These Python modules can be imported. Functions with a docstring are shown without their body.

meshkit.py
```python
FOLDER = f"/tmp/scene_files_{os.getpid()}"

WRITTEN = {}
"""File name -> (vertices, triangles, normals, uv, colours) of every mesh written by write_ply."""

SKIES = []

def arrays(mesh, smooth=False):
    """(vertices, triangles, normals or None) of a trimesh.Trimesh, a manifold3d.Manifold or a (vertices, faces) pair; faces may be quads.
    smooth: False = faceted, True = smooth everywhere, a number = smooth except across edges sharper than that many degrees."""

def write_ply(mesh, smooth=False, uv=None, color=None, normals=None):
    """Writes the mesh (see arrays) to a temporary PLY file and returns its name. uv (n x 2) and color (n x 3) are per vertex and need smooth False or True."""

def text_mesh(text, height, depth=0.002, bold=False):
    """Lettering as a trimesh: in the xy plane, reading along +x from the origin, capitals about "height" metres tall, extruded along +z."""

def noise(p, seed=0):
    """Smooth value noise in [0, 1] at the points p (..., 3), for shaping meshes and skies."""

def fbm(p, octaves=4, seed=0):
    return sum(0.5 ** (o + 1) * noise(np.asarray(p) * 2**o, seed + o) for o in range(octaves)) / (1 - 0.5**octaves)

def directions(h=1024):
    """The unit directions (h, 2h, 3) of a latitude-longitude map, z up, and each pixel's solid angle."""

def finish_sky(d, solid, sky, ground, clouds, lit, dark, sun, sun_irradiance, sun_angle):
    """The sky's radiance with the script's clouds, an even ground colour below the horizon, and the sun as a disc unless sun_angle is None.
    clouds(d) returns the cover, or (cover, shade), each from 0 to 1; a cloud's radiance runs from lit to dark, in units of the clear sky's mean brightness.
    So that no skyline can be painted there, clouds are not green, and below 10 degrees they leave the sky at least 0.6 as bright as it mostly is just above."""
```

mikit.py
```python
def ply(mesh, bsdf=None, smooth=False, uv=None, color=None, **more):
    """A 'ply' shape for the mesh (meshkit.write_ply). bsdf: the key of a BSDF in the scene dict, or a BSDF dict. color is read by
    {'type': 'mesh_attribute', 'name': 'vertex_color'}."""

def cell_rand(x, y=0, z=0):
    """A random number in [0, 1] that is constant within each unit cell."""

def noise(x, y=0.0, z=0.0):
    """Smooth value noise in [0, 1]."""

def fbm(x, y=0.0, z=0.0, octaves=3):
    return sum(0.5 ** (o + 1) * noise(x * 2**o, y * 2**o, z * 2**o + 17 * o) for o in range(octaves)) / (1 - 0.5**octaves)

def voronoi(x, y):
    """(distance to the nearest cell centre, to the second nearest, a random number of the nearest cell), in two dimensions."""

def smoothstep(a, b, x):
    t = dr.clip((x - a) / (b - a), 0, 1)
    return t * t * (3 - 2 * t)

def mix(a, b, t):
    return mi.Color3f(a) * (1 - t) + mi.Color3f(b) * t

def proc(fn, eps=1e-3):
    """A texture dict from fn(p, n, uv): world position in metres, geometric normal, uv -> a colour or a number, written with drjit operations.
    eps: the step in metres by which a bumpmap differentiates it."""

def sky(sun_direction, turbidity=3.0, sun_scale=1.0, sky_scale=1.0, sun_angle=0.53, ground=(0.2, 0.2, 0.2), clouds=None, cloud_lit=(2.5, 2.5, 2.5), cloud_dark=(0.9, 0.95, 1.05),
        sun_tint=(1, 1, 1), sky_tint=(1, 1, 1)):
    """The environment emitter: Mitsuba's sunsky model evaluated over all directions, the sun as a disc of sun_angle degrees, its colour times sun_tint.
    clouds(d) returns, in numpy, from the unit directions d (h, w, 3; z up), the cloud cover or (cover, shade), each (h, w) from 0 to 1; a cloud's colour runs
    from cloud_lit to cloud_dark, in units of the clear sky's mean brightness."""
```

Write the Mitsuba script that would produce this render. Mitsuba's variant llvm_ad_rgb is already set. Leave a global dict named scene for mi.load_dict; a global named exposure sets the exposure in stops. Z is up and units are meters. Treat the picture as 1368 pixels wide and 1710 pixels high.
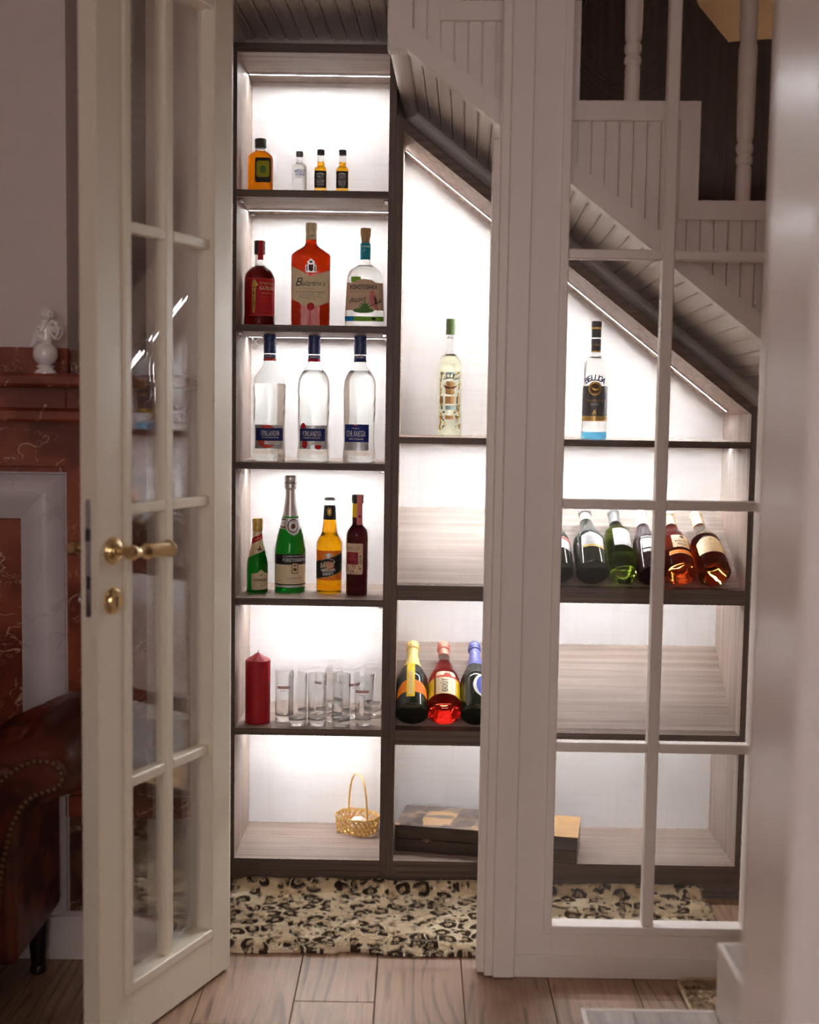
import math
import numpy as np
import trimesh
import drjit as dr
import mitsuba as mi
import mikit
import meshkit
from mikit import noise, fbm, voronoi, smoothstep, mix, cell_rand
from shapely.geometry import Polygon, box as sbox
from shapely import affinity
from scipy.interpolate import PchipInterpolator

scene, labels = {}, {}
rng = np.random.default_rng(7)
T4 = mi.ScalarTransform4f

# ------------------------------------------------------------------ camera, light, exposure
YAW, PITCH, ROLL, EYE = -0.003412, -0.082996, 0.015527, 1.28
_f = np.array([math.sin(YAW) * math.cos(PITCH), math.cos(YAW) * math.cos(PITCH), math.sin(PITCH)])
_r0 = np.array([math.cos(YAW), -math.sin(YAW), 0.0])
_u0 = np.cross(_r0, _f)
_r = math.cos(ROLL) * _r0 + math.sin(ROLL) * _u0
_u = -math.sin(ROLL) * _r0 + math.cos(ROLL) * _u0
_m = np.eye(4)
_m[:3, 0], _m[:3, 1], _m[:3, 2], _m[:3, 3] = -_r, _u, _f, [0, 0, EYE]
scene['camera'] = {'type': 'thinlens', 'to_world': T4(_m.tolist()), 'fov': math.degrees(2 * math.atan(684 / 2093.95)), 'fov_axis': 'x',
                   'aperture_radius': 0.0120, 'focus_distance': 3.15, 'near_clip': 0.05, 'far_clip': 100.0}
exposure = 0.0
LED = np.array([430.0, 433.0, 438.0])            # shelf light strips
CEILING_LAMP = ((2.1, 1.6, 1.3), (12.6, 10.1, 8.7))      # ceiling lamps of the room
WINDOW = (4.7, 4.3, 4.3)            # daylight in the window behind the camera
WARM_LAMP = (50.0, 31.0, 18.5)      # lamp upstairs


# ------------------------------------------------------------------ helpers
def srgb(r, g, b):
    c = np.array([r, g, b]) / 255.0
    return np.where(c < 0.04045, c / 12.92, ((c + 0.055) / 1.055) ** 2.4).tolist()


def rgb(c):
    return {'type': 'rgb', 'value': [float(x) for x in c]}


def mat(key, color, rough=0.5, spec=0.5, metal=0.0, bump=None, **kw):
    b = {'type': 'principled', 'base_color': rgb(color) if not isinstance(color, dict) else color, 'roughness': rough, 'specular': spec, **kw}
    if metal:
        b['metallic'] = metal
    if bump:
        b = {'type': 'bumpmap', 'arbitrary': bump[0], 'scale': bump[1], 'bsdf': b}
    scene[key] = {'type': 'twosided', 'bsdf': b}
    return key


def glassmat(key, tint, ior=1.45):
    scene[key] = {'type': 'dielectric', 'int_ior': ior, 'ext_ior': 1.0, 'specular_transmittance': rgb(tint)}
    return key


used = set()


def newkey(name, parent=None):
    base = (parent + '__' if parent else '') + name
    k, i = base, 0
    while k in used:
        i += 1
        k = f'{base}_{i:03d}'
    used.add(k)
    return k


def note(k, label=None, cat=None, group=None, kind=None):
    d = {}
    if label: d['label'] = label
    if cat: d['category'] = cat
    if group: d['group'] = group
    if kind: d['kind'] = kind
    if d: labels[k] = d


def thing(name, label, cat=None, group=None, kind=None):
    k = newkey(name)
    note(k, label, cat, group, kind)
    return k


def put(name, mesh, bsdf, parent=None, smooth=False, label=None, cat=None, group=None, kind=None, M=None, **more):
    k = newkey(name, parent)
    v, f = (np.asarray(mesh.vertices), np.asarray(mesh.faces)) if hasattr(mesh, 'vertices') else mesh
    if M is not None:
        v = v @ M[:3, :3].T + M[:3, 3]
    scene[k] = mikit.ply((v, f), bsdf, smooth, **more)
    note(k, label, cat, group, kind)
    return k


def merge(*ms):
    return trimesh.util.concatenate([m if hasattr(m, 'vertices') else trimesh.Trimesh(*m, process=False) for m in ms])


def box(x0, x1, y0, y1, z0, z1, bev=0.0):
    """A box, its edges chamfered by bev."""
    lo, hi = np.minimum([x0, y0, z0], [x1, y1, z1]), np.maximum([x0, y0, z0], [x1, y1, z1])
    if bev <= 0:
        return trimesh.creation.box(bounds=[lo, hi])
    bev = min(bev, 0.45 * (hi - lo).min())
    pts = []
    for s in np.ndindex(2, 2, 2):
        for a in range(3):
            p = [hi[i] - bev if s[i] else lo[i] + bev for i in range(3)]
            p[a] = hi[a] if s[a] else lo[a]
            pts.append(p)
    return trimesh.convex.convex_hull(np.array(pts))


def prism(poly, d0, d1):
    """The shapely polygon in (x, z), extruded along y from d0 to d1."""
    m = trimesh.creation.extrude_polygon(poly, d1 - d0, engine='earcut')
    v = m.vertices.copy()
    w = np.stack([v[:, 0], d1 - v[:, 2], v[:, 1]], 1)
    return trimesh.Trimesh(w, m.faces, process=False)


def rings(P, cap0=True, cap1=True):
    """A surface through the rings P (k, n, 3); caps close its ends."""
    P = np.asarray(P, float)
    k, n = P.shape[:2]
    v = P.reshape(-1, 3)
    i, j = np.meshgrid(np.arange(k - 1), np.arange(n), indexing='ij')
    a, b = i * n + j, i * n + (j + 1) % n
    q = np.stack([a, b, b + n, a + n], -1).reshape(-1, 4)
    f = [q[:, [0, 1, 2]], q[:, [0, 2, 3]]]
    extra = []
    for on, ring in ((cap0, 0), (cap1, k - 1)):
        if on:
            c = len(v) + len(extra)
            extra.append(P[ring].mean(0))
            t = np.stack([ring * n + np.arange(n), ring * n + (np.arange(n) + 1) % n, np.full(n, c)], 1)
            f.append(t[:, ::-1] if ring == 0 else t)
    return trimesh.Trimesh(np.vstack([v, extra]) if extra else v, np.vstack(f), process=False)


def lathe(prof, n=40, cap0=True, cap1=True):
    """prof: (r, z) from bottom to top, about the z axis."""
    t = np.arange(n) * 2 * np.pi / n
    return rings([[(r * math.cos(a), r * math.sin(a), z) for a in t] for r, z in prof], cap0, cap1)


def tube(pts, rad, n=10, closed=False):
    p = np.asarray(pts, float)
    rad = np.broadcast_to(rad, (len(p),))
    t = np.gradient(p, axis=0)
    if closed:
        t = np.roll(p, -1, 0) - np.roll(p, 1, 0)
    t /= np.linalg.norm(t, axis=1, keepdims=True)
    a = np.cross(t[0], [0, 0, 1.0] if abs(t[0][2]) < 0.9 else [1.0, 0, 0])
    R = []
    for i in range(len(p)):
        a = a - t[i] * (a @ t[i]); a /= np.linalg.norm(a)
        b = np.cross(t[i], a)
        R.append([p[i] + rad[i] * (math.cos(w) * a + math.sin(w) * b) for w in np.arange(n) * 2 * np.pi / n])
    return rings(R + ([R[0]] if closed else []), not closed, not closed)


def xf(m, M):
    return trimesh.Trimesh(np.asarray(m.vertices) @ M[:3, :3].T + M[:3, 3], m.faces, process=False)


def frame(o, x, y, z):
    M = np.eye(4)
    M[:3, 0], M[:3, 1], M[:3, 2], M[:3, 3] = x, y, z, o
    return M


def rotz(a, o=(0, 0, 0)):
    c, s = math.cos(a), math.sin(a)
    return frame(o, [c, s, 0], [-s, c, 0], [0, 0, 1])


# ------------------------------------------------------------------ materials
mat('white_paint', srgb(226, 218, 212), 0.38, 0.5)
mat('white_lacquer', srgb(238, 232, 230), 0.22, 0.6, clearcoat=0.5, clearcoat_gloss=0.9)
mat('cream_paint', srgb(226, 218, 200), 0.3, 0.5)
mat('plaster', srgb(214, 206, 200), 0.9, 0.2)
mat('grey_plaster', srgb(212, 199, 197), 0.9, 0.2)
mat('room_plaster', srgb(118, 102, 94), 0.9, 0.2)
mat('shaded_plaster', srgb(120, 108, 102), 0.9, 0.2)  # recess wall: the shadow of casing and door put into the colour
mat('warm_plaster', srgb(225, 205, 180), 0.9, 0.2)
mat('groove_dark', srgb(120, 112, 104), 0.9, 0.1)


def wood_fn(axis, dark, light, k=1.0, off=0.0):
    def fn(p, n, uv):
        x, y, z = p.x + off, p.y + off, p.z + off
        if axis == 'x':
            g = fbm(x * 2.5, y * 120 * k, z * 120 * k, 3); h = noise(x * 14, y * 420 * k, z * 420 * k)
        elif axis == 'y':
            g = fbm(x * 120 * k, y * 2.5, z * 120 * k, 3); h = noise(x * 420 * k, y * 14, z * 420 * k)
        else:
            g = fbm(x * 120 * k, y * 120 * k, z * 2.5, 3); h = noise(x * 420 * k, y * 420 * k, z * 14)
        t = dr.clip((g - 0.5) * 1.7 + 0.5 + (h - 0.5) * 0.35, 0, 1)
        return mix(dark, light, t)
    return fn


WD, WL = srgb(120, 103, 94), srgb(150, 133, 123)  # laminate faces, lightened in colour for the glow of the strips
ED, EL = srgb(56, 43, 37), srgb(88, 71, 62)  # same laminate on the fronts, their shade put into the colour
mat('laminate_lit_x', mikit.proc(wood_fn('x', WD, WL)), 0.5, 0.4)
mat('laminate_lit_z', mikit.proc(wood_fn('z', WD, WL)), 0.5, 0.4)
mat('laminate_shade_x', mikit.proc(wood_fn('x', ED, EL)), 0.5, 0.4)
mat('laminate_shade_z', mikit.proc(wood_fn('z', ED, EL)), 0.5, 0.4)


def linen(p, n, uv):
    a = fbm(p.x * 6, p.z * 300, 1.0, 2)
    b = fbm(p.x * 300, p.z * 6, 5.0, 2)
    t = smoothstep(0.60, 0.85, a) + smoothstep(0.62, 0.85, b)
    return mix(srgb(230, 230, 230), srgb(226, 225, 224), dr.clip(t, 0, 1))


mat('linen_panel', mikit.proc(linen), 0.6, 0.3)
mat('aluminium', srgb(190, 190, 192), 0.35, 0.5, 0.9)
mat('chrome', srgb(215, 216, 222), 0.15, 0.5, 1.0)
mat('brass', srgb(224, 196, 146), 0.14, 0.5, 1.0)
mat('black_plastic', srgb(28, 27, 27), 0.4, 0.5)
mat('charcoal', srgb(48, 46, 46), 0.5, 0.4)
scene['pane_glass'] = {'type': 'thindielectric', 'int_ior': 1.5, 'ext_ior': 1.0}


def oak(off):
    def fn(p, n, uv):
        x, y = p.x + off * 0.37, p.y + off * 1.7
        w = fbm(x * 5 + off, y * 1.1, off, 3)
        ring = x * 30 + 9.0 * w
        g = ring - dr.floor(ring)
        line = smoothstep(0.55, 0.95, g) * (1 - smoothstep(0.95, 1.0, g))
        pore = fbm(x * 260, y * 9, off, 2)
        t = dr.clip(0.58 * line * smoothstep(0.38, 0.6, noise(x * 30, y * 9, 3.0)) + (pore - 0.45) * 0.7 + 0.12, 0, 1)
        return mix(mix(srgb(166, 134, 110), srgb(150, 120, 98), noise(off * 7.3)), srgb(96, 72, 56), t)
    return fn


for i in range(4):
    mat(f'oak_{i}', mikit.proc(oak(1.3 * i + 0.4)), 0.42, 0.5)


def marble(base, dark, vein, sc):
    def fn(p, n, uv):
        x, y, z = p.x * sc, p.y * sc, p.z * sc
        w = fbm(x * 2, y * 2, z * 2, 3)
        a = dr.abs(fbm(x * 3 + 3 * w, y * 3, z * 3 + 2 * w, 4) - 0.5)
        b = dr.abs(fbm(x * 6 - 2 * w, y * 6 + 9, z * 7 + 3 * w, 3) - 0.5)
        v = (1 - smoothstep(0.0, 0.016, a)) * smoothstep(0.50, 0.62, noise(x * 3.2, y * 3.2, z * 3.2)) + 0.7 * (1 - smoothstep(0.0, 0.010, b)) * smoothstep(0.56, 0.68, noise(x * 5, z * 5, 7.0))
        c = mix(dark, base, smoothstep(0.3, 0.65, w))
        return mix(c, vein, dr.clip(v, 0, 0.7))
    return fn


mat('red_marble', mikit.proc(marble(srgb(140, 70, 48), srgb(104, 46, 32), srgb(206, 172, 152), 5.0)), 0.25, 0.5)
mat('dark_marble', mikit.proc(marble(srgb(96, 60, 46), srgb(60, 38, 32), srgb(190, 170, 155), 9.0)), 0.25, 0.5)
mat('white_marble', mikit.proc(marble(srgb(206, 198, 198), srgb(194, 186, 188), srgb(184, 175, 176), 3.0)), 0.25, 0.5)
mat('porcelain', srgb(228, 224, 224), 0.18, 0.6, clearcoat=0.6, clearcoat_gloss=0.95)


def leather_fn(p, n, uv):
    w = fbm(p.x * 14, p.y * 14, p.z * 14, 3)
    return mix(srgb(58, 22, 15), srgb(96, 38, 24), smoothstep(0.3, 0.72, w))


def leather_bump(p, n, uv):
    return fbm(p.x * 240, p.y * 240, p.z * 240, 2) * 0.6 + fbm(p.x * 30, p.y * 30, p.z * 30, 2)


mat('leather', mikit.proc(leather_fn), 0.38, 0.5, bump=(mikit.proc(leather_bump), 0.002))
mat('nail_bronze', srgb(120, 92, 70), 0.4, 0.5, 0.8)
mat('black_wood', srgb(24, 18, 16), 0.35, 0.5)
mat('dark_panel', mikit.proc(wood_fn('z', srgb(44, 27, 19), srgb(66, 42, 30), 0.5)), 0.45, 0.4)


def leo(p, n, uv):
    x = p.x * 21 + 0.7 * fbm(p.x * 26, p.y * 26, 0.3, 2)
    y = p.y * 23 + 0.7 * fbm(p.x * 26, p.y * 26, 4.3, 2)
    f, s, c = voronoi(x, y)
    e = s - f
    brk = smoothstep(0.30, 0.36, noise(p.x * 48, p.y * 48, 2.0))
    ring = smoothstep(0.15, 0.20, f) * (1 - smoothstep(0.44, 0.49, f)) * brk * smoothstep(0.06, 0.12, e)
    dot = (1 - smoothstep(0.06, 0.10, f)) * smoothstep(0.45, 0.5, c)
    f2, s2, c2 = voronoi(p.x * 44, p.y * 54)
    small = (1 - smoothstep(0.18, 0.28, f2)) * smoothstep(0.46, 0.52, f) * smoothstep(0.55, 0.6, c2)
    d = dr.clip(ring + 0.7 * dot + small, 0, 1)
    base = mix(srgb(224, 208, 178), srgb(238, 226, 202), fbm(p.x * 30, p.y * 30, 1.0, 2))
    base = mix(base, srgb(190, 160, 118), (1 - smoothstep(0.1, 0.3, f)) * 0.6)
    return mix(base, srgb(48, 27, 14), d * 0.96)


mat('leopard_fur', mikit.proc(leo), 1.0, 0.0)


def shag(p, n, uv):
    w = fbm(p.x * 60, p.y * 60, p.z * 60, 3)
    return mix(srgb(120, 92, 68), srgb(196, 172, 142), smoothstep(0.35, 0.68, w))


mat('shag_fur', mikit.proc(shag), 0.9, 0.1)
mat('mat_edge', srgb(190, 168, 142), 0.9, 0.1)
mat('grey_oak', mikit.proc(wood_fn('y', srgb(150, 140, 134), srgb(186, 177, 170), 0.5)), 0.4, 0.5)

# ------------------------------------------------------------------ the room shell
F, B = 3.22, 3.514                 # front and back of the shelf unit
FY = 2.745                         # face of the glazed partition
# floor of oak planks
edges = [-2.2, -1.99, -1.80, -1.605, -1.41, -1.22, -1.03, -0.835, -0.64, -0.447, -0.2425, -0.068, 0.1255, 0.319, 0.512, 0.705, 0.90, 1.09, 1.29, 1.48, 1.68, 2.0]
k = put('floor', box(-2.3, 2.1, -2.6, 4.0, -0.06, -0.014), 'groove_dark', kind='structure')
cuts = {9: [0.1, 1.3, 2.5], 10: [2.609, 1.4, 0.2], 8: [1.9, 0.7, 3.1], 11: [2.0, 0.8], 12: [1.6, 2.95], 13: [2.2, 1.0]}
for i in range(len(edges) - 1):
    ys = sorted([-2.6] + cuts.get(i, [(i * 0.77) % 1.2 - 1.2, (i * 0.77) % 1.2 + 1.1]) + [3.6])
    for a, b in zip(ys[:-1], ys[1:]):
        put('plank', box(edges[i] + 0.0009, edges[i + 1] - 0.0009, a + 0.0008, b - 0.0008, -0.014, 0.0, 0.0012), f'oak_{(i * 7 + int(a * 3)) % 4}', 'floor')
# ceiling, walls around the camera
put('ceiling', box(-2.2, 2.0, -2.5, 2.79, 2.62, 2.70), 'plaster', kind='structure')
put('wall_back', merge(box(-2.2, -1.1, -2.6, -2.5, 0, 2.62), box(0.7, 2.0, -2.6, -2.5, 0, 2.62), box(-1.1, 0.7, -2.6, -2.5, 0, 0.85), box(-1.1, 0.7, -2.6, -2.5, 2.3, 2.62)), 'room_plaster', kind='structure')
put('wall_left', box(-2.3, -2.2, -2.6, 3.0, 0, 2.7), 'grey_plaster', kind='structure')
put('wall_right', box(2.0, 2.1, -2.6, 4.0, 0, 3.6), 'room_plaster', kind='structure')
w = thing('window_2', 'white framed window behind the camera letting in daylight', kind='structure')
put('frame', merge(box(-1.1, -1.04, -2.56, -2.5, 0.85, 2.3), box(0.64, 0.7, -2.56, -2.5, 0.85, 2.3), box(-1.1, 0.7, -2.56, -2.5, 0.85, 0.91), box(-1.1, 0.7, -2.56, -2.5, 2.24, 2.3), box(-0.23, -0.17, -2.56, -2.5, 0.9, 2.25)), 'white_paint', w)
put('pane', (np.array([[-1.04, -2.55, 0.91], [0.64, -2.55, 0.91], [0.64, -2.55, 2.24], [-1.04, -2.55, 2.24]]), np.array([[0, 2, 1], [0, 3, 2]])), 'white_paint', w,
    emitter={'type': 'area', 'radiance': rgb(WINDOW)})
# ceiling lamps: square frames with a flat diffuser
for lx, ly, lamp, lab in ((1.67, 1.05, CEILING_LAMP[0], 'square white ceiling lamp nearest the shelves, out of frame'), (-0.6, -1.3, CEILING_LAMP[1], 'square white ceiling lamp nearest the window, out of frame')):
    l = thing('ceiling_lamp', lab, 'lamp', 'ceiling lamps')
    put('housing', merge(box(lx - 0.33, lx - 0.3, ly - 0.33, ly + 0.33, 2.575, 2.62), box(lx + 0.3, lx + 0.33, ly - 0.33, ly + 0.33, 2.575, 2.62), box(lx - 0.3, lx + 0.3, ly - 0.33, ly - 0.3, 2.575, 2.62), box(lx - 0.3, lx + 0.3, ly + 0.3, ly + 0.33, 2.575, 2.62)), 'white_paint', l)
    put('diffuser', (np.array([[lx - 0.3, ly - 0.3, 2.585], [lx + 0.3, ly - 0.3, 2.585], [lx + 0.3, ly + 0.3, 2.585], [lx - 0.3, ly + 0.3, 2.585]]), np.array([[0, 2, 1], [0, 3, 2]])), 'white_paint', l,
        emitter={'type': 'area', 'radiance': rgb(lamp)})
# niche behind the partition
put('wall_niche_left', box(-0.60, -0.482, 2.80, 3.62, 0, 3.0), 'plaster', kind='structure')
put('wall_niche_back', prism(Polygon([(-0.6, 0), (1.35, 0), (1.35, 1.03), (-0.05, 2.12), (-0.05, 2.29), (-0.6, 2.29)]), 3.535, 3.595), 'plaster', kind='structure')
put('wall_niche_right', box(1.26, 1.35, 2.80, 3.6, 0, 1.08), 'plaster', kind='structure')
put('trim_niche_back', box(-0.04, 1.25, 3.49, 3.535, 0, 0.02), 'plaster', kind='structure')
# fireplace wall with its recess
put('wall_fireplace', merge(box(-2.2, -0.779, 2.815, 2.95, 1.30, 2.62), box(-2.2, -1.9, 2.815, 2.95, 0, 1.30)), 'grey_plaster', kind='structure')
put('wall_recess', box(-0.80, -0.47, 2.95, 3.02, 0, 2.62), 'shaded_plaster', kind='structure')
put('wall_door_jamb', box(-0.475, -0.408, 2.75, 2.795, 0, 2.62), 'white_paint', kind='structure')
put('wall_over_door', box(-0.475, 2.0, 2.745, 2.80, 2.255, 2.62), 'white_paint', kind='structure')
# ------------------------------------------------------------------ the door casing, glazed partition
put('trim_1', merge(box(0.175, 0.1945, 2.735, 2.79, 0.004, 2.25, 0.002), box(0.1945, 0.2425, 2.729, 2.79, 0.003, 2.25, 0.002), box(0.159, 0.176, 2.752, 2.796, 0.004, 1.857, 0.002)), 'white_paint', kind='structure')
w = thing('window_1', 'white glazed partition with narrow muntins beside the open doorway, shelves behind it', kind='structure')
GX0, GX1, GZ0, GZ1 = 0.3257, 0.757, 0.1205, 2.20
put('stile', box(0.2415, GX0, FY, 2.785, 0.0, 2.255, 0.001), 'white_paint', w)
put('stile', box(GX1, 0.8395, FY, 2.785, 0.0, 2.255, 0.001), 'white_paint', w)
put('wall_partition', box(0.84, 2.0, FY, 2.785, 0.0, 2.255), 'plaster', kind='structure')
put('rail', box(GX0, GX1, FY, 2.785, 0.0, GZ0, 0.001), 'white_paint', w)
put('rail', box(GX0, GX1, FY, 2.785, GZ1, 2.255, 0.001), 'white_paint', w)
put('base_board', box(0.2425, 2.0, 2.739, FY - 0.0002, 0.0, 0.0531, 0.002), 'white_paint', w)
bead = 0.0195
put('bead', merge(box(GX0 - bead, GX0, FY - 0.005, FY + 0.006, GZ0 - bead, GZ1 + bead, 0.002), box(GX1, GX1 + bead, FY - 0.005, FY + 0.006, GZ0 - bead, GZ1 + bead, 0.002),
                  box(GX0, GX1, FY - 0.005, FY + 0.006, GZ0 - bead, GZ0, 0.002), box(GX0, GX1, FY - 0.005, FY + 0.006, GZ1, GZ1 + bead, 0.002)), 'white_paint', w)
MX = 0.5425
put('muntin', box(MX - 0.0125, MX + 0.0125, FY + 0.001, 2.779, GZ0, GZ1, 0.0025), 'white_paint', w)
MZ = [0.5300, 1.0745, 1.6170, 2.16]
for z in MZ[:3]:
    put('muntin', merge(box(GX0, MX - 0.0125, FY + 0.002, 2.778, z - 0.0105, z + 0.0105, 0.0025), box(MX + 0.0125, GX1, FY + 0.002, 2.778, z - 0.0105, z + 0.0105, 0.0025)), 'white_paint', w)
zs = [GZ0] + MZ[:3] + [GZ1]


def sheet(p0, ex, ez):
    p0, ex, ez = np.array(p0, float), np.array(ex, float), np.array(ez, float)
    return (np.array([p0, p0 + ex, p0 + ex + ez, p0 + ez]), np.array([[0, 1, 2], [0, 2, 3]]))


for a, b in zip(zs[:-1], zs[1:]):
    for x0, x1 in ((GX0, MX - 0.0125), (MX + 0.0125, GX1)):
        put('pane', sheet((x0, 2.766, a + 0.0105 * (a > 0.2)), (x1 - x0, 0, 0), (0, 0, b - 0.0105 * (b < 2.0) - a - 0.0105 * (a > 0.2))), 'pane_glass', w)

# ------------------------------------------------------------------ the open door
H0, DD = np.array([-0.403, 2.752]), np.array([-0.40527, -0.914197])
DN = np.array([-DD[1], DD[0]])
DM = frame([H0[0], H0[1], 0], [DD[0], DD[1], 0], [DN[0], DN[1], 0], [0, 0, 1])     # local (s, e, z); mirrored
DM[:3, 2] = [0, 0, 1]


def dput(name, mesh, bsdf, parent, smooth=False, **kw):
    v, f = (np.asarray(mesh.vertices), np.asarray(mesh.faces)) if hasattr(mesh, 'vertices') else mesh
    if np.linalg.det(DM[:3, :3]) < 0:
        f = f[:, ::-1]
    return put(name, (v, f), bsdf, parent, smooth, M=DM, **kw)


d = thing('door_1', 'white glazed door standing open at the left with brass handle', kind='structure')
LW, TH, DT = 0.4625, 0.040, 2.235
S0, S1, Z0, Z1 = 0.0765, 0.362, 0.126, 2.10
dput('stile', box(0, S0, -TH, 0, 0.008, DT, 0.0015), 'cream_paint', d)
dput('stile', box(S1, LW, -TH, 0, 0.008, DT, 0.0015), 'cream_paint', d)
dput('rail', box(S0, S1, -TH, 0, 0.008, Z0, 0.001), 'cream_paint', d)
dput('rail', box(S0, S1, -TH, 0, Z1, DT, 0.001), 'cream_paint', d)
bw = 0.0205
dput('bead', merge(box(S0 - bw, S0, -0.008, 0.005, Z0 - bw, Z1 + bw, 0.002), box(S1, S1 + bw, -0.008, 0.005, Z0 - bw, Z1 + bw, 0.002), box(S0, S1, -0.008, 0.005, Z0 - bw, Z0, 0.002), box(S0, S1, -0.008, 0.005, Z1, Z1 + bw, 0.002)), 'cream_paint', d)
DMX = 0.222
dput('muntin', box(DMX - 0.013, DMX + 0.013, -0.034, -0.006, Z0, Z1, 0.0025), 'cream_paint', d)
for z in MZ[:3]:
    dput('muntin', merge(box(S0, DMX - 0.013, -0.034, -0.006, z - 0.0105, z + 0.0105, 0.0025), box(DMX + 0.013, S1, -0.034, -0.006, z - 0.0105, z + 0.0105, 0.0025)), 'cream_paint', d)
zs = [Z0] + MZ[:3] + [Z1]
for a, b in zip(zs[:-1], zs[1:]):
    for x0, x1 in ((S0, DMX - 0.013), (DMX + 0.013, S1)):
        for e_ in (-0.0180, -0.0250):      # double glazing
            dput('pane', sheet((x0, e_ + 0.0765 * (x0 - 0.21), a + 0.0105 * (a > 0.2)), (x1 - x0, 0.0765 * (x1 - x0), 0), (0, 0, b - a - 0.0105 * (b < 2.0) - 0.0105 * (a > 0.2))), 'pane_glass', d)


def axis_e(m, s, z, flip=1):
    """A lathe about z, laid along the door's normal at (s, z)."""
    v = np.asarray(m.vertices)
    o = np.stack([s + v[:, 0], flip * v[:, 2] + (0 if flip > 0 else -TH), z + v[:, 1]], 1)
    return trimesh.Trimesh(o, m.faces[:, ::-1] if flip > 0 else m.faces, process=False)


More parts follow.
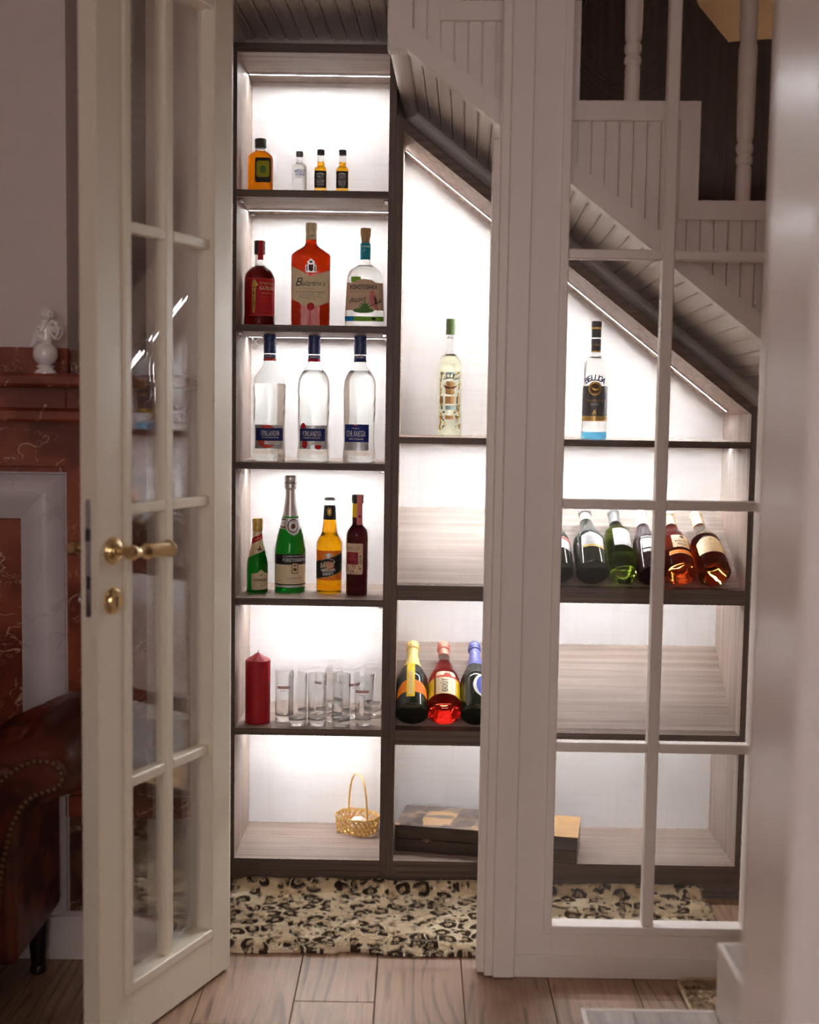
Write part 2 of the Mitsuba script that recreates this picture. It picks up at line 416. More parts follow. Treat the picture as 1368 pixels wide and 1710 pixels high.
rose = [(0.0268, 0), (0.0268, 0.003), (0.0245, 0.006), (0.021, 0.0065), (0.019, 0.0095), (0.0135, 0.011), (0.0115, 0.014), (0.0085, 0.016), (0.0085, 0.03), (0.0105, 0.034)]
for flip in (1, -1):
    h = dput('handle', axis_e(lathe(rose, 36), 0.4175, 1.000, flip), 'brass', d, 40, label='brass lever handle on a round rose')
    e0 = 0.048 if flip > 0 else -TH - 0.048
    prof = [(-0.004, 0.009), (0.0, 0.013), (0.01, 0.0148), (0.02, 0.0112), (0.034, 0.0095), (0.045, 0.0142), (0.052, 0.0162), (0.056, 0.0162), (0.060, 0.0125), (0.063, 0.0122), (0.066, 0.0136), (0.120, 0.0148), (0.123, 0.0172), (0.129, 0.0172), (0.132, 0.0155), (0.134, 0.0100)]
    pts = [(0.4175 + 0.012 - x, e0, 1.000 - 0.004 * math.sin(x * 14)) for x, r in prof]
    dput('lever', tube(pts, [r for x, r in prof], 16), 'brass', h, 40)
    es = dput('escutcheon', axis_e(lathe([(0.0262, 0), (0.0262, 0.003), (0.023, 0.006), (0.0195, 0.0065), (0.0175, 0.010), (0.004, 0.0105)], 36), 0.4185, 0.904, flip), 'brass', d, 40, label='round brass keyhole plate')
    if flip > 0:
        dput('keyhole', merge(box(0.4165, 0.4205, 0.0102, 0.0112, 0.892, 0.908), axis_e(lathe([(0.004, 0.0103), (0.004, 0.0112)], 16), 0.4185, 0.909)), 'black_plastic', es)
pl = [(0.0065 * math.sin(t), 0.1055 + 0.0065 * math.cos(t)) for t in np.linspace(-np.pi / 2, np.pi / 2, 9)]
pl = pl + [(-x, -z) for x, z in pl]
m = trimesh.creation.extrude_polygon(Polygon(pl), 0.0016, engine='earcut')
v = m.vertices
dput('lock_plate', (np.stack([LW - 0.0004 + v[:, 2], -TH / 2 - 0.001 + v[:, 0], 0.988 + v[:, 1]], 1), m.faces), 'chrome', d, label='polished steel lock plate on the door edge')
dput('latch_bolt', merge(box(LW, LW + 0.006, -0.026, -0.015, 1.02, 1.045, 0.002), box(LW, LW + 0.002, -0.0255, -0.0155, 0.93, 0.955, 0.001)), 'charcoal', d)
# key in the far side of the lock
kk = thing('key', 'small silver key with a square bow in the far side of the door lock', 'key')
bow = [(0.0095, 0.0095), (-0.0095, 0.0095), (-0.0095, -0.0095), (0.0095, -0.0095)]
dput('bow', tube([(0.4185 + a * 0.3, -TH - 0.030 + a, 0.904 + b) for a, b in [(0.01, 0), (0.0095, 0.0095), (0, 0.011), (-0.0095, 0.0095), (-0.0105, 0), (-0.0095, -0.0095), (0, -0.011), (0.0095, -0.0095)]], 0.0026, 8, True), 'chrome', kk, True)
dput('shaft', tube([(0.4185, -TH - 0.011, 0.904), (0.4185, -TH - 0.022, 0.904)], 0.0025, 8), 'chrome', kk, True)

# ------------------------------------------------------------------ staircase (turned slightly: x = a + .04 q, y = 2.82 - .04 a + q)
SM = frame([0, 2.82, 0], [1, -0.04, 0], [0.04, 1, 0], [0, 0, 1])


def zb(a):
    return 1.9033 - 0.787 * (a - 0.1724)


st = thing('staircase', 'white panelled staircase rising to the left above the lit shelves', 'staircase', kind='structure')
XE = 1.24


def sput(name, mesh, bsdf, parent=st, smooth=False, **kw):
    return put(name, mesh, bsdf, parent, smooth, M=SM, **kw)


tw = 0.0415
xk = [-0.1815, 0.083, 0.3475, 0.612, 0.8765, 1.141]
zk = [2.380, 2.1675, 1.955, 1.7425, 1.530]         # upper edge of the trim left of xk[i+1]
sput('stringer', prism(Polygon([(-0.074, zb(-0.074)), (XE, zb(XE)), (XE, zb(XE) + 0.0535), (-0.074, zb(-0.074) + 0.0535)]), 0.0, 0.045), 'white_paint')
sput('corner_post', merge(box(-0.074, -0.0185, 0.001, 0.045, zb(-0.03), 2.60, 0.003)), 'white_paint')
edge_top = []
for i in range(5):
    x0, x1, z = xk[i], xk[i + 1], zk[i]
    sput('tread_trim', prism(Polygon([(x0 - tw * (i > 0), z - tw), (x1 - tw, z - tw), (x1, z), (x0, z)]), 0.002, 0.05) if i > 0 else prism(Polygon([(-0.0185, z - tw), (x1 - tw, z - tw), (x1, z), (-0.0185, z)]), 0.002, 0.05), 'white_paint')
    zl = zk[i + 1] if i < 4 else zb(x1)
    sput('riser_trim', prism(Polygon([(x1 - tw, z - tw), (x1, z), (x1, zl), (x1 - tw, zl - tw)]), 0.0015, 0.05), 'white_paint')
area = Polygon([(-0.0185, zk[0] - tw)] + [q for i in range(5) for q in ((xk[i + 1] - tw, zk[i] - tw), (xk[i + 1] - tw, (zk[i + 1] if i < 4 else zb(1.1)) - tw))] + [(xk[5] - tw, zb(xk[5] - tw) + 0.05), (-0.0185, zb(-0.0185) + 0.05)])
sput('backing', prism(area.buffer(0.01), 0.0300, 0.044), 'white_paint')
bwid = 0.0305
for i in range(38):
    x0 = -0.0185 + i * bwid
    part = area.buffer(0.004).intersection(sbox(x0 + 0.0010, -1, x0 + bwid - 0.0010, 4))
    inner = area.buffer(0.004).intersection(sbox(x0 + 0.0036, -1, x0 + bwid - 0.0036, 4))
    for g, h in zip(getattr(part, 'geoms', [part]), getattr(inner, 'geoms', [inner])):
        if g.area > 1e-5 and h.area > 1e-5:
            sput('board', merge(prism(g, 0.0200, 0.0299), prism(h, 0.0165, 0.0201)), 'white_paint')
# treads and risers behind the panel
for i in range(5):
    sput('tread', box(xk[i] - 0.02, xk[i + 1], 0.05, 0.70, zk[i] - 0.075, zk[i] - 0.045, 0.004), 'dark_panel')
    sput('riser', box(xk[i + 1] - 0.02, xk[i + 1], 0.05, 0.70, zk[i] - 0.25, zk[i] - 0.075), 'white_paint')
# soffit boards under the slope, running back to the wall
sl = math.atan(0.787)
dx = 0.0405 * math.cos(sl)
for i in range(40):
    a0, a1 = -0.062 + i * dx, -0.062 + (i + 1) * dx - 0.0018
    if a1 > XE: break
    P = [(a0, zb(a0) + 0.014), (a0 + 0.004, zb(a0 + 0.004) + 0.010), (a1 - 0.004, zb(a1 - 0.004) + 0.010), (a1, zb(a1) + 0.014), (a1, zb(a1) + 0.026), (a0, zb(a0) + 0.026)]
    sput('soffit_board', prism(Polygon(P), 0.04, 0.74), 'white_paint')
sput('soffit_backing', prism(Polygon([(-0.074, zb(-0.074) + 0.026), (XE, zb(XE) + 0.026), (XE, zb(XE) + 0.034), (-0.074, zb(-0.074) + 0.034)]), 0.04, 0.74), 'white_paint')
# rounded corner moulding at the high end, and the one along the back wall
sput('corner_moulding', tube([(-0.052, 0.03, zb(-0.052) + 0.004), (-0.052, 0.35, zb(-0.052) + 0.004), (-0.052, 0.66, zb(-0.052) + 0.004)], 0.022, 14), 'white_paint', smooth=40)
sput('back_moulding', tube([(-0.05, 0.665, zb(-0.05) - 0.006), (0.5, 0.665, zb(0.5) - 0.006), (XE, 0.665, zb(XE) - 0.006)], 0.022, 14), 'white_paint', smooth=40)
# landing ceiling above the tall column
for i in range(11):
    x0 = -0.52 + i * 0.0415
    sput('ceiling_board', merge(box(x0, x0 + 0.0395, 0.0, 0.78, 2.284, 2.295), box(x0 + 0.004, x0 + 0.0355, 0.0, 0.78, 2.280, 2.285)), 'white_paint')
sput('landing', box(-0.52, -0.02, 0.0, 0.80, 2.295, 2.32), 'white_paint')
sput('landing_face', box(-0.076, -0.072, 0.045, 0.70, zb(-0.074) + 0.02, 2.295), 'white_paint')


def baluster(a, z, label):
    pr = [(0.0165, 0), (0.0165, 0.074), (0.0140, 0.079), (0.0175, 0.083), (0.0188, 0.090), (0.0175, 0.098), (0.0140, 0.103), (0.0180, 0.108), (0.0192, 0.116), (0.0180, 0.124), (0.0145, 0.129), (0.0180, 0.137), (0.0187, 0.15),
          (0.0200, 0.25), (0.0200, 0.325), (0.0192, 0.336), (0.0172, 0.343), (0.0182, 0.352), (0.0195, 0.38), (0.0195, 0.392), (0.0175, 0.398), (0.0195, 0.405), (0.0205, 0.45), (0.02, 0.6), (0.0165, 0.72), (0.0165, 0.85)]
    k = put('baluster', lathe(pr, 28), 'white_paint', None, 35, M=SM @ frame([a, 0.026, z], [1, 0, 0], [0, 1, 0], [0, 0, 1]), label=label, cat='baluster', group='turned white balusters on the stair')


baluster(0.464, 1.955, 'turned white baluster on the upper step, left of the glazing bar')
baluster(0.7135, 1.7425, 'turned white baluster on the lower step, right of the glazing bar')
baluster(0.20, 2.1675, 'turned white baluster higher up behind the door casing')
# dark wall behind the stair with its relief, warm wall and lamp beyond
dk = put('wall_stair', prism(Polygon([(-0.6, 2.30), (-0.6, 3.2), (0.36, 3.2), (0.7735, 2.405), (0.858, 2.309), (0.955, 2.318), (1.40, 2.325), (1.40, 1.0), (0.857, 1.2), (0.0, 2.2)]), 3.60, 3.63), 'dark_panel', kind='structure')
put('panel', prism(Polygon([(0.8585, 2.309), (0.955, 2.3175), (0.955, 1.25), (0.8585, 1.3)]), 3.594, 3.60), 'dark_panel', dk)
put('panel', prism(Polygon([(0.9575, 2.318), (1.40, 2.325), (1.40, 1.0), (0.9575, 1.2)]), 3.594, 3.60), 'dark_panel', dk)
put('panel', prism(Polygon([(0.775, 2.40), (0.856, 2.309), (0.856, 1.35), (0.45, 1.7), (0.45, 2.40)]), 3.594, 3.60), 'dark_panel', dk)
for rr in (0.125, 0.15, 0.165, 0.18):
    put('relief_ring', tube([(0.57 + rr * math.cos(t), 3.596, 2.36 + 1.15 * rr * math.sin(t)) for t in np.linspace(0, 2 * np.pi, 48, endpoint=False)], 0.006, 8, True), 'dark_panel', dk, True)
put('wall_upstairs', box(-0.6, 2.0, 4.60, 4.7, 1.0, 3.6), 'warm_plaster', kind='structure')
put('ceiling_upstairs', box(-0.6, 2.0, 2.7, 4.7, 3.5, 3.6), 'warm_plaster', kind='structure')
l = thing('wall_lamp', 'warm globe lamp on the upstairs wall, out of frame', 'lamp')
put('globe', xf(trimesh.creation.icosphere(2, 0.06), frame([1.75, 4.3, 2.75], [1, 0, 0], [0, 1, 0], [0, 0, 1])), 'white_paint', l, True, emitter={'type': 'area', 'radiance': rgb(WARM_LAMP)})
put('arm', tube([(1.75, 4.36, 2.75), (1.75, 4.5, 2.74), (1.75, 4.6, 2.70)], 0.008), 'brass', l, True)

# ------------------------------------------------------------------ shelf unit
cab = thing('shelf_unit', 'dark wood built-in shelf unit with lit white back under the stairs', 'shelf unit')
XL, XD0, XD1, XD2, XR = -0.4597, -0.0765, -0.0585, -0.0403, 0.8598
CZ0, CZT = 0.0885, 2.1608


def zin(x):
    return 1.9709 - 0.7727 * (x + 0.0394)


def cput(name, mesh, bsdf, parent=cab, smooth=False, **kw):
    return put(name, mesh, bsdf, parent, smooth, **kw)


e = 0.0006
EB = F - 0.0010


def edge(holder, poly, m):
    """A strip on the front of a panel, darkened to stand for its shade."""
    put('edge_shade', prism(poly, EB, F - 0.00005), m, holder, label='front edge with its shade put into the colour')


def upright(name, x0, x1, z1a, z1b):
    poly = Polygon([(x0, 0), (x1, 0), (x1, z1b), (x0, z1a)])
    edge(cput(name, prism(poly, F, B), 'laminate_lit_z'), poly, 'laminate_shade_z')


upright('side_panel', XL - 0.018, XL, 2.183, 2.183)
upright('divider', XD0, XD1 - 0.0004, 2.183, 2.183)
upright('divider', XD1, XD2, zin(XD1) + 0.028, zin(XD2) + 0.028)
upright('side_panel', XR, XR + 0.018, zin(XR) + 0.02, zin(XR) + 0.02)


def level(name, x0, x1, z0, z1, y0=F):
    k_ = cput(name, box(x0 + 0.0002, x1 - 0.0002, y0, B, z0, z1), 'laminate_lit_x')
    edge(k_, sbox(x0 + 0.0002, z0, x1 - 0.0002, z1), 'laminate_shade_x')
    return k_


level('top_panel', XL, XD0, CZT, 2.183)
sp = Polygon([(XD2, zin(XD2)), (XR, zin(XR)), (XR + 0.018, zin(XR + 0.018)), (XR + 0.018, zin(XR + 0.018) + 0.028), (XD2, zin(XD2) + 0.028)])
edge(cput('slope_panel', prism(sp, F, B), 'laminate_lit_x'), sp, 'laminate_shade_x')
cput('back_panel', box(XL - 0.018, XD1, B, B + 0.008, 0.0, 2.183), 'linen_panel')
cput('back_panel', prism(Polygon([(XD1 + 0.0005, 0), (XR + 0.018, 0), (XR + 0.018, zin(XR + 0.018) + 0.028), (XD1 + 0.0005, zin(XD1) + 0.028)]), B, B + 0.008), 'linen_panel')
cput('plinth', box(XL, XD0, F + 0.001, F + 0.019, 0, CZ0 - 0.018), 'laminate_shade_x')
cput('plinth', box(XD2, XR, F + 0.001, F + 0.019, 0, CZ0 - 0.018), 'laminate_shade_x')
level('bottom_panel', XL, XD0, CZ0 - 0.018, CZ0)
level('bottom_panel', XD2, XR, CZ0 - 0.018, CZ0)
ZA, ZB_, ZC, ZD, ZE_, ZG = 1.8225, 1.4852, 1.1345, 0.7815, 0.4388, 1.2050
for z in (ZA, ZB_, ZC, ZD, ZE_):
    sh = level('shelf', XL, XD0, z - 0.0175, z)
    for sx in (XL + 0.006, XD0 - 0.006):
        for sy in (F + 0.035, B - 0.03):
            cput('shelf_pin', box(sx - 0.006, sx + 0.006, sy - 0.008, sy + 0.008, z - 0.0265, z - 0.0176, 0.002), 'chrome', sh)
level('shelf', XD2, XR, ZG - 0.0165, ZG)
TL = [0.8215, 0.4390]
for z in TL:
    cput('front_lip', box(XD2, XR, F, F + 0.05, z - 0.039, z, e), 'laminate_shade_x')
    P = np.array([(F + 0.05, z), (B, z + 0.180), (B, z + 0.180 - 0.022), (F + 0.05 + 0.0106, z - 0.0144 + 0.001)])
    v = np.array([(x, p[0], p[1]) for x in (XD2, XR) for p in P])
    cput('tilted_board', trimesh.convex.convex_hull(v), 'laminate_lit_x')
# light strips: aluminium channel with a glowing diffuser
YS, WS = 3.4215, 0.0042


def strip(x0, x1, zf, power=1.0, y=YS):
    a, b = np.array([x0, y, zf(x0)]), np.array([x1, y, zf(x1)])
    t = (b - a) / np.linalg.norm(b - a)
    n = np.cross(t, [0, 1.0, 0]); n = n if n[2] < 0 else -n       # down
    yy = np.array([0, 1.0, 0])
    M = frame((a + b) / 2, t, yy, -n)
    L = np.linalg.norm(b - a) / 2
    s = cput('light_strip', xf(merge(box(-L, L, -WS - 0.0012, -WS, -0.004, -0.0002), box(-L, L, WS, WS + 0.0012, -0.004, -0.0002)), M), 'aluminium', label='thin white light strip')
    q = np.array([[-L, -WS, -0.0034], [L, -WS, -0.0034], [L, WS, -0.0034], [-L, WS, -0.0034]])
    put('diffuser', (q @ M[:3, :3].T + M[:3, 3], np.array([[0, 2, 1], [0, 3, 2]])), 'aluminium', s, emitter={'type': 'area', 'radiance': rgb(LED * power)})


for z, pw in ((CZT, 0.50), (ZA - 0.0175, 0.50), (ZB_ - 0.0175, 0.52), (ZC - 0.0175, 0.52), (ZD - 0.0175, 0.50), (ZE_ - 0.0175, 0.42)):
    strip(XL + 0.004, XD0 - 0.004, lambda x, z=z: z, pw)
strip(XD2 + 0.006, XR - 0.012, zin, 0.9)
strip(XD2 + 0.004, XR - 0.004, lambda x: ZG - 0.0165, 0.85)
for z, pw in zip(TL, (0.55, 0.32)):
    strip(XD2 + 0.004, XR - 0.004, lambda x, z=z: z + 0.180 * (YS - F - 0.05) / 0.244 - 0.023, pw)
cput('cable_loop', tube([(-0.448, 3.42, 1.466), (-0.440, 3.41, 1.455), (-0.4325, 3.40, 1.448), (-0.4285, 3.40, 1.437), (-0.432, 3.40, 1.430), (-0.4385, 3.40, 1.433), (-0.4405, 3.40, 1.441), (-0.437, 3.40, 1.451), (-0.425, 3.41, 1.460), (-0.41, 3.42, 1.464)], 0.0016, 8), 'white_paint', label='loop of thin white cable', smooth=True)

# ------------------------------------------------------------------ bottles: shape, print, builder
class Prof:
    """A bottle's outline: rows (z, a, b, n) in mm: half width, half depth and squareness (2 = round) at each height."""
    def __init__(self, rows, step=2.0):
        r = np.array([q if len(q) == 4 else (q[0], q[1], q[1], 2.0) for q in rows], float)
        self.top = r[-1, 0] / 1000
        zz = np.unique(np.concatenate([np.arange(0, r[-1, 0], step), r[:, 0]]))
        self.z = zz / 1000
        pch = [PchipInterpolator(r[:, 0], r[:, i])(zz) for i in (1, 2, 3)]
        self.a, self.b, self.n = pch[0] / 1000, pch[1] / 1000, pch[2]

    def at(self, z):
        return [np.interp(z, self.z, q) for q in (self.a, self.b, self.n)]

    def body(self, z0, z1, inset=0.0, N=44, cap0=True, cap1=True, wob=None):
        zz = np.concatenate([[z0], self.z[(self.z > z0 + 1e-5) & (self.z < z1 - 1e-5)], [z1]])
        t = np.arange(N) * 2 * np.pi / N
        R = []
        for z in zz:
            a, b, n = self.at(z)
            c, s = np.cos(t), np.sin(t)
            e = 2.0 / n
            k = 1.0 if wob is None else 1 + wob(t, z)
            R.append(np.stack([(a - inset) * k * np.sign(c) * np.abs(c) ** e, (b - inset) * k * np.sign(s) * np.abs(s) ** e, np.full(N, z)], 1))
        return rings(R, cap0, cap1)

    def shell(self, z0, z1, wall=0.0025, N=44):
        o, i = self.body(z0, z1, 0, N, False, False), self.body(z0, z1, wall, N, False, False)
        k = len(o.vertices)
        j = np.arange(N)
        ends = []
        for off, flip in ((0, False), (k - N, True)):
            a, b = off + j, off + (j + 1) % N
            q = np.stack([a, b, b + k, a + k], 1)
            f = np.vstack([q[:, [0, 1, 2]], q[:, [0, 2, 3]]])
            ends.append(f if flip else f[:, ::-1])
        return trimesh.Trimesh(np.vstack([o.vertices, i.vertices]), np.vstack([o.faces, i.faces[:, ::-1] + k] + ends), process=False)

    def wrap(self, s, z, off):
        """Points of the front surface (towards -y), at arc length s from its middle and height z."""
        a, b, n = self.at(z)
        th = np.clip(s / a, -1.75, 1.75)
        x2, y2 = (a + off) * np.sin(th), -(b + off) * np.cos(th)
        u = np.clip(np.abs(s) / a, 0, 0.985)
        x1, y1 = np.clip(s, -0.985 * a, 0.985 * a), -(b * (1 - u ** n) ** (1 / n) + off)
        flat = n > 2.3
        return np.stack([np.where(flat, x1, x2), np.where(flat, y1, y2), z], 1)


def flat(poly, size=0.006):
    vs, fs = [], []
    k = 0
    for g in getattr(poly, 'geoms', [poly]):
        v, f = trimesh.creation.triangulate_polygon(g, engine='earcut')
        v, f = trimesh.remesh.subdivide_to_size(np.c_[v, np.zeros(len(v))], f, size)
        vs.append(v); fs.append(f + k); k += len(v)
    return np.vstack(vs), np.vstack(fs)


def text2(t, h, at=(0, 0), bold=False, sx=1.0, shear=0.0, rot=0.0, width=None):
    """Flat lettering centred on at = (s, z); h is the height of its capitals."""
    m = meshkit.text_mesh(t, h, 0.0001, bold)
    v = m.vertices.copy()
    x0, x1 = v[:, 0].min(), v[:, 0].max()
    if width: sx = width / (x1 - x0)
    x, y = (v[:, 0] - (x0 + x1) / 2) * sx, v[:, 1] - h / 2
    x = x + shear * y
    c, s = math.cos(rot), math.sin(rot)
    return np.stack([c * x - s * y + at[0], s * x + c * y + at[1], v[:, 2]], 1), np.asarray(m.faces)


def arc2(t, h, at, R, span, bold=True):
    """Lettering on an arch of radius R above the point at."""
    out = []
    for i, ch in enumerate(t):
        w = -span / 2 + span * i / (len(t) - 1)
        v, f = text2(ch, h, bold=bold)
        c, s = math.cos(-w), math.sin(-w)
        x, y = v[:, 0], v[:, 1] + R
        out.append((np.stack([c * x - s * y + at[0], s * x + c * y + at[1], v[:, 2]], 1), f))
    return join2(out)


def marks(w, h, at=(0, 0), n=6, rot=0.0):
    """Print too small to read in the photograph: a row of short strokes of that size."""
    c, s_ = math.cos(rot), math.sin(rot)
    out = []
    for i in range(n):
        u0 = -w / 2 + w * i / n
        for p in (rect(u0, u0 + 0.22 * w / n, -h / 2, h / 2), rect(u0 + 0.22 * w / n, u0 + 0.72 * w / n, (-0.5 + 0.4 * (i % 3)) * h, (-0.32 + 0.4 * (i % 3)) * h)):
            v, f = flat(p)
            out.append((np.stack([c * v[:, 0] - s_ * v[:, 1] + at[0], s_ * v[:, 0] + c * v[:, 1] + at[1], v[:, 2]], 1), f))
    return join2(out)


def join2(ms):
    k, vs, fs = 0, [], []
    for v, f in ms:
        vs.append(v); fs.append(f + k); k += len(v)
    return np.vstack(vs), np.vstack(fs)


def ell(x, z, rx, rz=None, n=24):
    t = np.linspace(0, 2 * np.pi, n, endpoint=False)
    return Polygon(np.stack([x + rx * np.cos(t), z + (rz or rx) * np.sin(t)], 1))


def rect(x0, x1, z0, z1, r=0.0):
    return sbox(x0 + r, z0 + r, x1 - r, z1 - r).buffer(r) if r else sbox(x0, z0, x1, z1)


MMs = 0.001


class Bottle:
    """Collects the parts of one bottle in its own frame (z up, front towards -y); place() adds them to the scene."""
    def __init__(self, prof):
        self.p, self.parts = prof, []

    def add(self, name, mesh, m, smooth=35, holder=None, label=None):
        self.parts.append((name, mesh, m, smooth, holder, label))
        return len(self.parts) - 1

    def decal(self, name, what, m, off=0.0005, holder=None, label=None):
        v, f = what if isinstance(what, tuple) else flat(what)
        w = self.p.wrap(v[:, 0], v[:, 1], off + v[:, 2])
        # faces outwards
        return self.add(name, (w, f), m, False, holder, label)

    def place(self, name, label, M, cat='bottle', group=None):
        k = thing(name, label, cat, group)
        keys = []
        for nm, mesh, m, smooth, holder, lab in self.parts:
            parent = k if holder is None else keys[holder]
            keys.append(put(nm, mesh, m, parent, smooth, M=M, label=lab))
        return k


def stand(x, y, z, a=0.0):
    return rotz(a, (x, y, z + 0.0004))


# print and cap colours
PAPER = [mat('paper_cream', srgb(214, 198, 164), 0.7, 0.2), mat('paper_beige', srgb(206, 178, 150), 0.7, 0.2)]
for nm, c in dict(ink_black=(26, 24, 24), ink_white=(238, 238, 238), ink_blue=(36, 84, 190), ink_navy=(20, 32, 92), ink_deepblue=(14, 30, 112), ink_red=(176, 22, 30), ink_brown=(84, 48, 26), ink_grey=(130, 122, 112), ink_green=(74, 120, 52),
                  ink_yellow=(240, 200, 40), ink_teal=(18, 136, 152), ink_orange=(236, 130, 34), ink_tan=(198, 156, 104), ink_pink=(206, 120, 118), ink_coral=(206, 82, 66), ink_burgundy=(120, 18, 36), ink_olive=(150, 150, 24), ink_paleblue=(176, 208, 206),
                  ink_lime=(120, 176, 50), ink_skyblue=(24, 130, 188), ink_violet=(70, 82, 176), ink_darkgreen=(34, 44, 22)).items():
    mat(nm, srgb(*c), 0.55, 0.3)
mat('ink_gold', srgb(206, 170, 92), 0.35, 0.5, 0.6)
mat('ink_silver', srgb(196, 198, 200), 0.35, 0.5, 0.6)
mat('foil_gold', srgb(206, 172, 96), 0.32, 0.5, 0.7)
mat('foil_silver', srgb(196, 190, 186), 0.3, 0.5, 0.75)
mat('foil_yellow', srgb(240, 214, 130), 0.4, 0.5, 0.3)
mat('foil_rose', srgb(222, 140, 122), 0.35, 0.5, 0.4)
mat('foil_violet', srgb(104, 108, 176), 0.35, 0.5, 0.4)
mat('foil_white', srgb(232, 230, 230), 0.4, 0.5, 0.1)
mat('foil_grey', srgb(110, 112, 112), 0.35, 0.5, 0.5)
mat('foil_pale', srgb(226, 208, 168), 0.4, 0.5, 0.3)
mat('foil_peach', srgb(226, 190, 140), 0.4, 0.5, 0.3)
mat('cap_navy', srgb(30, 46, 96), 0.35, 0.5)
mat('cap_green', srgb(70, 92, 44), 0.45, 0.5)
mat('cap_cream', srgb(200, 186, 148), 0.5, 0.4)
mat('cap_slate', srgb(54, 56, 62), 0.4, 0.5)
mat('cap_darkgreen', srgb(46, 54, 46), 0.4, 0.5)
mat('cap_grey', srgb(112, 112, 112), 0.3, 0.5, 0.6)
mat('cork', srgb(172, 140, 100), 0.85, 0.2)
mat('glass_black', (0.010, 0.013, 0.008), 0.06, 0.6)
mat('glass_blackred', (0.014, 0.006, 0.008), 0.06, 0.6)
glassmat('glass_clear', (0.99, 0.993, 0.99), 1.50)
glassmat('vodka', (0.94, 0.95, 0.935), 1.50)
glassmat('vodka_green', (0.94, 0.945, 0.84), 1.50)
glassmat('blue_base', (0.30, 0.62, 0.80), 1.36)
glassmat('amber_light', (0.80, 0.40, 0.03), 1.36)
glassmat('amber_gold', (0.93, 0.62, 0.09), 1.36)
glassmat('amber_red', (0.42, 0.088, 0.016), 1.36)
glassmat('beer', (0.87, 0.55, 0.035), 1.36)
glassmat('dark_red', (0.22, 0.03, 0.03), 1.40)
glassmat('wine_red', (0.15, 0.03, 0.042), 1.40)
glassmat('green_glass', (0.016, 0.29, 0.05), 1.45)
glassmat('olive_glass', (0.34, 0.42, 0.13), 1.40)
glassmat('rose_wine', (0.85, 0.11, 0.08), 1.38)
glassmat('amber_wine', (0.58, 0.17, 0.07), 1.38)

# --- top shelf: a flask and three miniatures
p = Prof([(0, 29, 14, 4), (3, 32, 16, 4), (92, 32, 16, 4), (100, 29.5, 15.5, 3.6), (107, 22, 14.5, 2.8), (112, 14, 13, 2.1), (116, 13, 13, 2), (121, 13, 13, 2)])
b = Bottle(p)
b.add('body', p.body(0, 0.111), 'amber_light')
b.add('neck', p.shell(0.1112, 0.121, 0.002), 'glass_clear')
b.add('cap', xf(lathe([(0.0125, 0.1205), (0.0148, 0.121), (0.0148, 0.126), (0.0140, 0.127), (0.0140, 0.1295), (0.0148, 0.1305), (0.0148, 0.141), (0.0135, 0.143)], 32), np.eye(4)), 'cap_darkgreen')
l = b.decal('label', rect(-0.012, 0.0285, 0.031, 0.0935, 0.005), 'ink_black')
l2 = b.decal('panel', rect(-0.0085, 0.025, 0.044, 0.086, 0.006), 'ink_olive', 0.0008, l)
b.decal('crest', ell(0.0085, 0.064, 0.008, 0.010), 'ink_green', 0.0010, l)
b.place('liqueur_bottle', 'small flat bottle of amber liqueur with a dark green label on the top shelf', stand(-0.4113, 3.310, ZA))
p = Prof([(0, 17.5), (2, 18.6), (72, 18.6), (78, 16.5), (83, 10), (86, 8.0), (100, 7.6)])
b = Bottle(p)
b.add('body', p.body(0, 0.080), 'vodka')
b.add('neck', p.shell(0.0802, 0.100, 0.0018), 'glass_clear')
b.add('cap', lathe([(0.0085, 0.0995), (0.0092, 0.1), (0.0092, 0.102), (0.0087, 0.103), (0.0092, 0.104), (0.0092, 0.112), (0.008, 0.113)], 28), 'cap_grey')
b.decal('lettering', join2([text2('ABSOLUT', 0.0072, (0.003, 0.0615), True, width=0.030), text2('VODKA', 0.0072, (0.003, 0.0525), True, width=0.0245)]), 'ink_blue')
b.decal('small_print', join2([flat(rect(-0.010, 0.016, 0.0455, 0.0462)), flat(rect(-0.008, 0.014, 0.0435, 0.0442))]), 'ink_silver')
b.place('vodka_bottle', 'clear miniature vodka bottle with blue lettering on the top shelf', stand(-0.310, 3.310, ZA))
p = Prof([(0, 14.5, 14.5, 5), (2, 15.7, 15.7, 6), (66, 15.7, 15.7, 6), (71, 14.5, 14.5, 4.5), (75, 10, 10, 2.4), (79, 8.8), (90, 9.3), (97, 8.6), (106, 8.4)])


def mini(x, lab):
    b = Bottle(p)
    b.add('body', p.body(0, 0.086), 'amber_gold')
    b.add('neck', p.shell(0.0862, 0.106, 0.0018), 'glass_clear')
    b.add('cap', lathe([(0.0088, 0.105), (0.0094, 0.1055), (0.0094, 0.117), (0.0085, 0.118)], 28), 'black_plastic')
    l = b.decal('label', rect(-0.0150, 0.0150, 0.019, 0.0625), 'ink_black')
    b.decal('lettering', join2([arc2("JACKDANIELS", 0.0032, (0, 0.0395), 0.0165, 1.15), text2('No.7', 0.0032, (0, 0.0475), True), text2('Tennessee', 0.0029, (0, 0.0395), False), text2('WHISKEY', 0.0030, (0, 0.0345), True), marks(0.012, 0.0018, (0, 0.0225), 5)]), 'ink_white', 0.0008, l)
    b.decal('print', join2([flat(ell(0, 0.0475, 0.0085, 0.0042).difference(ell(0, 0.0475, 0.0078, 0.0036)))] + [flat(rect(-0.009, 0.009, z, z + 0.0004)) for z in (0.0305, 0.0285, 0.0265)]), 'ink_silver', 0.0007, l)
    b.place('whisky_bottle', lab, stand(x, 3.310, ZA), group='whisky miniatures')


mini(-0.255, 'square whisky miniature with black label, beside the clear vodka miniature')
mini(-0.1985, 'square whisky miniature with black label, farthest right on the top shelf')

